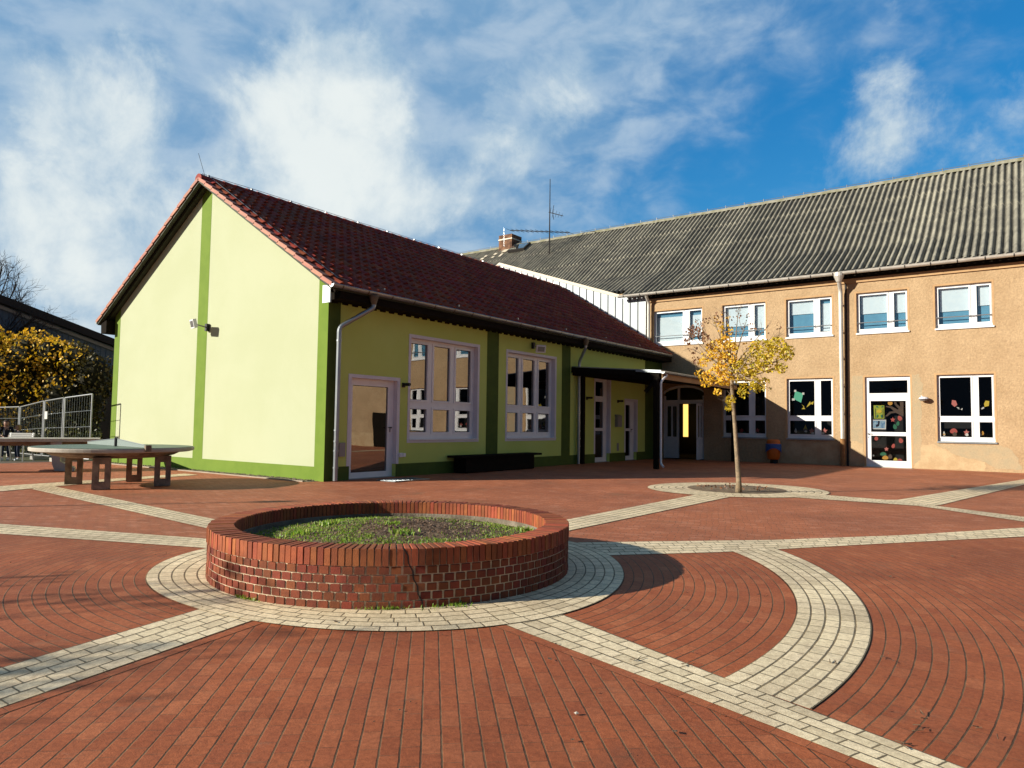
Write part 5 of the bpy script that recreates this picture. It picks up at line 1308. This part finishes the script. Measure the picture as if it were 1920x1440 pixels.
# tree and lamp post standing outside the picture; their shadows fall across the paving
t = thing('courtyard_tree', 'thin-leaved tree outside the left edge whose soft shadow falls on the paving', 'tree', (-12.6, -7.3, 0))
b = MB(); b.tube([(-12.6, -7.3, 0), (-12.5, -7.25, 2.2), (-12.6, -7.1, 3.6)], [.13, .1, .07], 8); b.build('trunk', 'bark', t)
b = MB(); r3 = random.Random(8); tp3 = []
for k in range(7): branch(b, (-12.6, -7.1, 2.9 + .1 * k), (r3.gauss(0, .7), r3.gauss(0, .7), .25), .95, .035, 2, r3, .45, .0, 4, tp3)
b.build('branches', 'bark', t)
b = MB()
for (p, d_) in tp3:
    for k in range(12): leaf(b, p + Vector((r3.gauss(0, .16), r3.gauss(0, .16), r3.gauss(0, .14))), r3.uniform(.04, .07), r3)
b.build('crown', 'yleaf', t, recalc=False)
q = onZ(545, 940) - Vector((.588, .809, 0)) * 2.78 * 6
t = thing('lamp_post', 'slim metal lamp post outside the left edge casting a long thin shadow', 'lamp post', (q.x, q.y, 0))
b = MB(); b.tube([(q.x, q.y, 0), (q.x, q.y, 5.8)], [.07, .04], 10); b.build('pole', 'zinc', t)
b = MB(); b.lathe((q.x, q.y, 5.75), [(.03, 0), (.16, .05), (.16, .22), (.03, .3)], 12); b.build('lamp_head', 'pvc', t)

# ================================================================== LEFT HALL BEHIND
XH = -42.
hl = thing('sheet_metal_hall', 'blue-grey sheet metal hall with dark sloping roof edge behind the trees at left', 'building', (XH, 16, 0))
A = onX(-160, 497, XH); B_ = onX(240, 651, XH); slope = (B_.z - A.z) / (B_.y - A.y)
def hz(y): return A.z + slope * (y - A.y)
ya, yb = 6.0, 26.0
b = MB(); zb = 3.9
b.prism([(XH, ya, zb), (XH, yb, zb), (XH, yb, hz(yb) - .25), (XH, ya, hz(ya) - .25)], (-.3, 0, 0)); y = ya
while y < yb: b.box(XH, XH + .03, y, y + .06, zb, hz(y) - .3); y += .28
b.build('sheet_wall', 'hallwall', hl)
b = MB(); b.prism([(XH - .02, ya, 0), (XH - .02, yb, 0), (XH - .02, yb, zb), (XH - .02, ya, zb)], (-.28, 0, 0)); b.build('base_wall', 'hallbase', hl)
b = MB(); b.prism([(XH + .35, ya, hz(ya) - .3), (XH + .35, yb, hz(yb) - .3), (XH + .35, yb, hz(yb) + .1), (XH + .35, ya, hz(ya) + .1)], (-20, 0, 0)); b.build('roof', 'hallroof', hl)
b = MB(); b.prism([(XH + .12, ya, hz(ya) - .55), (XH + .12, yb, hz(yb) - .55), (XH + .12, yb, hz(yb) - .38), (XH + .12, ya, hz(ya) - .38)], (-.1, 0, 0)); b.build('trim', 'grey', hl)

# ================================================================== MESH FENCE
posts = [(175, 739, 24.2), (121, 746, 25.2), (84, 752, 26.3), (38, 763, 27.8), (-6, 764, 29.2), (-60, 764, 30.5)]
labs = ['galvanised mesh fence panel, rightmost and tallest in view, ending beside the gable', 'galvanised mesh fence panel, second from the gable end', 'galvanised mesh fence panel with a small white sign at its top right', 'galvanised mesh fence panel behind the two children at the left edge', 'galvanised mesh fence panel running out of the picture at left']
for i in range(5):
    (xa, za, Da), (xb, zb_, Db) = posts[i], posts[i + 1]
    P0, P1 = onD(xa, za, Da), onD(xb, zb_, Db); h0, h1 = P0.z, P1.z; g0, g1 = Vector((P0.x, P0.y, 0)), Vector((P1.x, P1.y, 0)); d = (g1 - g0).normalized()
    g0 = g0 + d * .06; g1 = g1 - d * .06
    t = thing('fence_panel', labs[i], 'fence', (g0 + g1) / 2, 'mobile mesh fence panels')
    b = MB(); a0, a1 = g0 + Vector((0, 0, h0)), g1 + Vector((0, 0, h1)); c0, c1 = g0 + Vector((0, 0, .14)), g1 + Vector((0, 0, .14))
    b.tube([c0, a0], .026, 8); b.tube([c1, a1], .026, 8); b.tube([a0, a1], .026, 8); b.tube([c0, c1], .022, 8); b.build('frame', 'alu', t)
    b = MB()
    for k in range(1, 4): f = k / 4; b.tube([g0 + Vector((0, 0, .14 + (h0 - .14) * f)), g1 + Vector((0, 0, .14 + (h1 - .14) * f))], .010, 4)
    nn_ = int((g1 - g0).length / .16)
    for k in range(1, nn_):
        f = k / nn_; q = g0.lerp(g1, f); b.tube([q + Vector((0, 0, .14)), q + Vector((0, 0, h0 + (h1 - h0) * f))], .0022, 3, cap=False)
    b.build('mesh', 'zinc', t)
    b = MB(); s_ = d.orthogonal().normalized() if abs(d.z) < .9 else d; s_ = Vector((-d.y, d.x, 0))
    b.obox(g1 + Vector((0, 0, .07)), d * .14, s_ * .36, (0, 0, .065)); b.build('foot', 'palecon' if i != 1 else 'grey', t)
    if i == 1:
        b = MB(); q = g1.lerp(g0, .08) + Vector((0, 0, 1.62)) - s_ * .0; b.obox(q, d * .13, s_ * .012, (0, 0, .14)); b.build('sign', 'pap_w', t)

# ================================================================== TABLE TENNIS TABLES
tc_ = onD(216, 837, 16.4); TX, TY = tc_.x, tc_.y; TZ = .885; TR = 1.66
t = thing('round_table_tennis_table', 'round concrete table tennis table with pale rim and metal net', 'table', (TX, TY, 0))
b = MB(); b.lathe((TX, TY, 0), [(.01, TZ), (TR - .03, TZ), (TR - .035, TZ - .005)], 72); b.build('table_top', 'tabletop', t)
b = MB(); b.lathe((TX, TY, 0), [(TR - .04, TZ - .012), (TR, TZ - .006), (TR + .012, TZ - .03), (TR + .005, TZ - .085), (TR - .08, TZ - .105), (TR - .3, TZ - .11)], 72); b.build('rim', 'palecon', t, smooth=False)
b = MB(); b.lathe((TX, TY, 0), [(TR - .32, TZ - .09), (TR - .32, TZ - .14), (TR - .42, TZ - .19), (TR - .62, TZ - .235), (.3, TZ - .26), (.01, TZ - .26)], 48); b.build('apron', 'concrete', t)
legs = [((-17.83, 7.32), 'L'), ((-16.11, 7.16), 'L'), ((-17.66, 8.60), 'L'), ((-16.10, 8.48), 'L')]
rx = Vector((rt.x, rt.y, 0)).normalized(); ry = Vector((-rx.y, rx.x, 0))
for i, ((lx, ly), _) in enumerate(legs):
    c = Vector((lx, ly, 0)); ctr = Vector((TX, TY, 0)); ang_ = (c - ctr); ang_.normalize()
    # each leg is a vertical slab pair with a slot between, on a joined foot
    u_ = (rx * .9 + ry * .44).normalized(); w_ = Vector((-u_.y, u_.x, 0)); b = MB(); top = TZ - .2
    for s_ in (-1, 1):
        pts = [(s_ * .065, .02), (s_ * .175, .02), (s_ * .175, top), (s_ * (.065), top)]
    a0, a1 = -.17, .17
    rects = [(a0, -.05, .01, top), (.06, a1, .01, top), (-.05, .06, .01, .16), (-.05, .06, top - .14, top)]
    for (p, q, z0, z1) in rects:
        b.obox(c + u_ * (p + q) / 2 + Vector((0, 0, (z0 + z1) / 2)), u_ * (q - p) / 2 , w_ * (.09 if i % 2 == 0 else .11), (0, 0, (z1 - z0) / 2))
    b.build('leg', 'concrete', t)
n0 = onZ(277, 841, TZ); n1 = onZ(172, 826.5, TZ); 
nd = (Vector((n0.x, n0.y, 0)) - Vector((TX, TY, 0))); nd = Vector((rx * .773 - ry * .63)).normalized()
e0, e1 = Vector((TX, TY, TZ)) + nd * (TR - .01), Vector((TX, TY, TZ)) - nd * (TR - .05); cm_ = Vector((TX, TY, TZ)) + nd * .05
b = MB(); side_ = Vector((-nd.y, nd.x, 0)) * .006
b.prism([e0 + Vector((0, 0, .01)), cm_ + Vector((0, 0, .01)), cm_ + Vector((0, 0, .17)), e0 + Vector((0, 0, .05))], side_); b.prism([e1 + Vector((0, 0, .01)), cm_ + Vector((0, 0, .01)), cm_ + Vector((0, 0, .17)), e1 + Vector((0, 0, .06))], side_); b.build('net', 'net', t)
b = MB(); b.tube([e0 + Vector((0, 0, .055)), cm_ + Vector((0, 0, .175)), e1 + Vector((0, 0, .065))], .009, 6); b.build('net_rail', 'alu', t)
b = MB(); b.obox(cm_ + Vector((0, 0, .10)), nd * .025, side_ * 6, (0, 0, .11)); b.build('net_post', 'black', t)
b = MB(); b.obox(e0 + nd * .02 + Vector((0, 0, .0)), nd * .04, Vector((-nd.y, nd.x, 0)) * .06, (0, 0, .07)); b.build('net_clamp', 'concrete', t)
# rectangular table behind
q0, q1 = onD(187, 824, 21.0), onD(-110, 834, 19.2); TZ2 = .93
t = thing('concrete_table', 'long rectangular concrete table behind the round one, running out of frame', 'table', ((q0.x + q1.x) / 2, (q0.y + q1.y) / 2, 0))
d = Vector((q1.x - q0.x, q1.y - q0.y, 0)); L = d.length; d.normalize(); s_ = Vector((-d.y, d.x, 0)) * (-1)
c = Vector(((q0.x + q1.x) / 2, (q0.y + q1.y) / 2, 0)) 
if s_.dot(fw) < 0: s_ = -s_
c = c + s_ * .5
b = MB(); b.obox(c + Vector((0, 0, TZ2 - .045)), d * L / 2, s_ * .75, (0, 0, .045)); b.build('table_top', 'palecon', t)
b = MB(); b.obox(c + Vector((0, 0, TZ2 - .15)), d * (L / 2 - .25), s_ * .45, (0, 0, .058)); b.build('apron', 'concrete', t)
lg = onZ(110, 884)
for (gx, gy) in ((lg.x, lg.y), (lg.x + d.x * 2.7, lg.y + d.y * 2.7)):
    g = Vector((gx, gy, 0)); b = MB()
    P = [(-.28, TZ2 - .1), (.05, TZ2 - .1), (.02, .28), (.45, .1), (.45, .012), (-.12, .012), (-.2, .2)]
    dd = rx; b.prism([g + dd * x + Vector((0, 0, z)) for x, z in P], s_ * .6); b.build('leg', 'palecon', t)
# garden bench with slatted back
D = 24.9; bl_, br_ = onD(17, 823, D), onD(65, 821, D); 
t = thing('slatted_bench', 'park bench with white slatted backrest behind the long concrete table', 'bench', ((bl_.x + br_.x) / 2, (bl_.y + br_.y) / 2, 0))
u_ = Vector((br_.x - bl_.x, br_.y - bl_.y, 0)); L = u_.length; u_.normalize(); w_ = Vector((-u_.y, u_.x, 0)); cb = Vector(((bl_.x + br_.x) / 2, (bl_.y + br_.y) / 2, 0))
zt = onD(40, 811.5, D).z
b = MB()
for k in range(4): b.obox(cb + Vector((0, 0, zt - .03 - k * .062)) - w_ * (.02 * k), u_ * L / 2, w_ * .012, (0, 0, .026))
b.build('backrest', 'pap_w', t)
b = MB()
for k in range(4): b.obox(cb - w_ * (.14 + .09 * k) + Vector((0, 0, zt - .36)), u_ * L / 2, w_ * .035, (0, 0, .014))
b.build('seat', 'pap_w', t)
for s2 in (-1, 1):
    b = MB(); g = cb + u_ * s2 * (L / 2 - .06)
    b.tube([g + Vector((0, 0, zt)) + w_ * .02, g - w_ * .08 + Vector((0, 0, zt - .38)), g + w_ * .1 + Vector((0, 0, .01))], .028, 6); b.tube([g - w_ * .08 + Vector((0, 0, zt - .38)), g - w_ * .46 + Vector((0, 0, zt - .38)), g - w_ * .46 + Vector((0, 0, .01))], .028, 6); b.build('leg', 'alu', t)

# ================================================================== PEOPLE (two children)
def skinmesh(name, joints, edges, m, parent, sub=1):
    me = bpy.data.meshes.new(name); off = Vector(parent.location)
    me.from_pydata([tuple(Vector(j[0]) - off) for j in joints], edges, []); o = bpy.data.objects.new(name, me); C.objects.link(o); o.parent = parent
    sk_ = me.skin_vertices
    if not sk_: me.attributes.new('x', 'FLOAT', 'POINT')
    md = o.modifiers.new('skin', 'SKIN'); 
    bm = bmesh.new(); bm.from_mesh(me); lay = bm.verts.layers.skin.verify()
    for v, j in zip(bm.verts, joints): v[lay].radius = (j[1], j[1] * .85); v[lay].use_root = False
    bm.verts.ensure_lookup_table(); bm.verts[0][lay].use_root = True; bm.to_mesh(me); bm.free()
    s2 = o.modifiers.new('sub', 'SUBSURF'); s2.levels = sub; s2.render_levels = sub
    me.materials.append(M[m]); return o
def child(foot, H, label, top, legs_, hair, hair_long, facing, arm):
    t = thing('person', label, 'person', foot); f = Vector(facing).normalized(); r_ = Vector((f.y, -f.x, 0)); U = Vector((0, 0, 1)); B0 = Vector(foot)
    P = lambda a, c, z: B0 + r_ * a * H + f * c * H + U * z * H
    J = [(P(0, 0, .53), .075 * H), (P(0, 0, .62), .070 * H), (P(0, 0, .74), .085 * H), (P(0, .0, .82), .05 * H), (P(0, .01, .86), .035 * H)]
    E_ = [(0, 1), (1, 2), (2, 3), (3, 4)]
    for s in (-1, 1):
        n = len(J); J += [(P(s * .055, 0, .49), .058 * H), (P(s * .06, .02, .28), .040 * H), (P(s * .065, -.01, .07), .026 * H), (P(s * .065, -.0, .02), .024 * H), (P(s * .07, .07, .018), .02 * H)]; E_ += [(0, n), (n, n + 1), (n + 1, n + 2), (n + 2, n + 3), (n + 3, n + 4)]
        n = len(J); J += [(P(s * .11, 0, .80), .035 * H), (P(s * .15, -.02, .66), .026 * H), (P(s * (.13 - .05 * arm), .07 * arm + .02, .54 + .08 * arm), .020 * H), (P(s * (.12 - .06 * arm), .10 * arm + .03, .50 + .1 * arm), .017 * H)]; E_ += [(3, n), (n, n + 1), (n + 1, n + 2), (n + 2, n + 3)]
    body = skinmesh('body', J, E_, 'skin', t)
    # clothing shells slightly larger than the body
    K = [(P(0, 0, .50), .082 * H), (P(0, 0, .62), .082 * H), (P(0, 0, .74), .094 * H), (P(0, 0, .81), .06 * H)]; E2 = [(0, 1), (1, 2), (2, 3)]
    for s in (-1, 1):
        n = len(K); K += [(P(s * .11, 0, .80), .043 * H), (P(s * .15, -.02, .66), .034 * H), (P(s * (.13 - .05 * arm), .07 * arm + .02, .54 + .08 * arm), .027 * H)]; E2 += [(3, n), (n, n + 1), (n + 1, n + 2)]
    skinmesh('jacket', K, E2, top, t)
    K = [(P(0, 0, .53), .08 * H)]; E2 = []
    for s in (-1, 1):
        n = len(K); K += [(P(s * .055, 0, .48), .065 * H), (P(s * .06, .02, .28), .047 * H), (P(s * .065, -.01, .08), .036 * H)]; E2 += [(0, n), (n, n + 1), (n + 1, n + 2)]
    skinmesh('trousers', K, E2, legs_, t)
    for s in (-1, 1):
        b = MB(); c = P(s * .067, .03, .022); b.obox(c, r_ * .03 * H, f * .07 * H, (0, 0, .02 * H)); b.obox(c - f * .03 * H + Vector((0, 0, .03 * H)), r_ * .027 * H, f * .035 * H, (0, 0, .02 * H)); b.build('shoe', 'shoe', t)
    # head with face
    b = MB(); hc = P(0, .015, .925); n = 14; hr = .068 * H
    def hp_(a, z, k=1.): # a azimuth from front
        rad = hr * math.sqrt(max(0, 1 - (z / 1.25) ** 2)) * k; return hc + (f * math.cos(a) * 1.05 + r_ * math.sin(a) * .88) * rad + U * z * hr
    zs = [-1.2, -1.0, -.7, -.35, 0, .35, .7, 1.0, 1.2]; vs = []
    for z in zs:
        for k in range(n): vs.append(hp_(2 * math.pi * k / n, z))
    b.add(vs, [(i * n + k, i * n + (k + 1) % n, (i + 1) * n + (k + 1) % n, (i + 1) * n + k) for i in range(len(zs) - 1) for k in range(n)] + [tuple(range(n)), tuple(range((len(zs) - 1) * n, len(zs) * n))])
    b.obox(hp_(0, -.15) + f * .006, r_ * .008, f * .013, U * .018)
    for s in (-1, 1): b.obox(hp_(s * math.pi / 2, -.05), r_ * .006, f * .012, U * .02)
    b.build('head', 'skin', t, smooth=True)
    b = MB()
    for s in (-1, 1): b.obox(hp_(s * .38, .05) + f * .002, r_ * .009, f * .004, U * .005)
    b.obox(hp_(0, -.6) + f * .003, r_ * .018, f * .003, U * .003); b.build('eyes_and_mouth', 'brownhair', t)
    b = MB(); vs = []; zs2 = [-.3, .2, .6, .95, 1.25] if not hair_long else [-1.9, -1.2, -.4, .3, .7, 1.0, 1.28]
    for z in zs2:
        for k in range(n):
            a = 2 * math.pi * k / n; fr = math.cos(a)
            rad = hr * (1.13 if z < .9 else .8 if z < 1.2 else .25)
            zf = z if fr < .35 else max(z, .55)
            vs.append(hc + (f * (math.cos(a) if fr < .35 or z > .5 else .35) * .98 + r_ * math.sin(a) * .95) * rad + U * zf * hr)
    b.add(vs, [(i * n + k, i * n + (k + 1) % n, (i + 1) * n + (k + 1) % n, (i + 1) * n + k) for i in range(len(zs2) - 1) for k in range(n)] + [tuple(range((len(zs2) - 1) * n, len(zs2) * n))]); b.build('hair', hair, t, smooth=True)
    # hands: palm, thumb and fingers
    for s in (-1, 1):
        b = MB(); c = P(s * (.12 - .06 * arm), .10 * arm + .035, .485 + .1 * arm); b.obox(c, r_ * .010 * H * .6, f * .016 * H, U * .018 * H)
        for q in range(4): b.tube([c + f * (.012 - .008 * q) * H - U * .015 * H, c + f * (.013 - .008 * q) * H - U * (.036 - .003 * abs(q - 1)) * H, c + f * (.017 - .008 * q) * H - U * .046 * H], .0042 * H, 5)
        b.tube([c + f * .014 * H, c + f * .026 * H - U * .016 * H], .0045 * H, 5); b.build('hand', 'skin', t)
face = Vector((-fw.x, -fw.y, 0))
f1 = onZ(9, 863); child((f1.x, f1.y, 0), 1.42, 'child in a dark top with brown hair at the far left edge, hands raised', 'navy', 'jean', 'brownhair', False, face + rx * .5, 1.0)
f2 = onZ(32, 863); child((f2.x, f2.y, 0), 1.26, 'smaller child with blond hair and dark clothes standing behind the slatted bench', 'navy', 'jean', 'blondhair', True, face - rx * .6, .3)
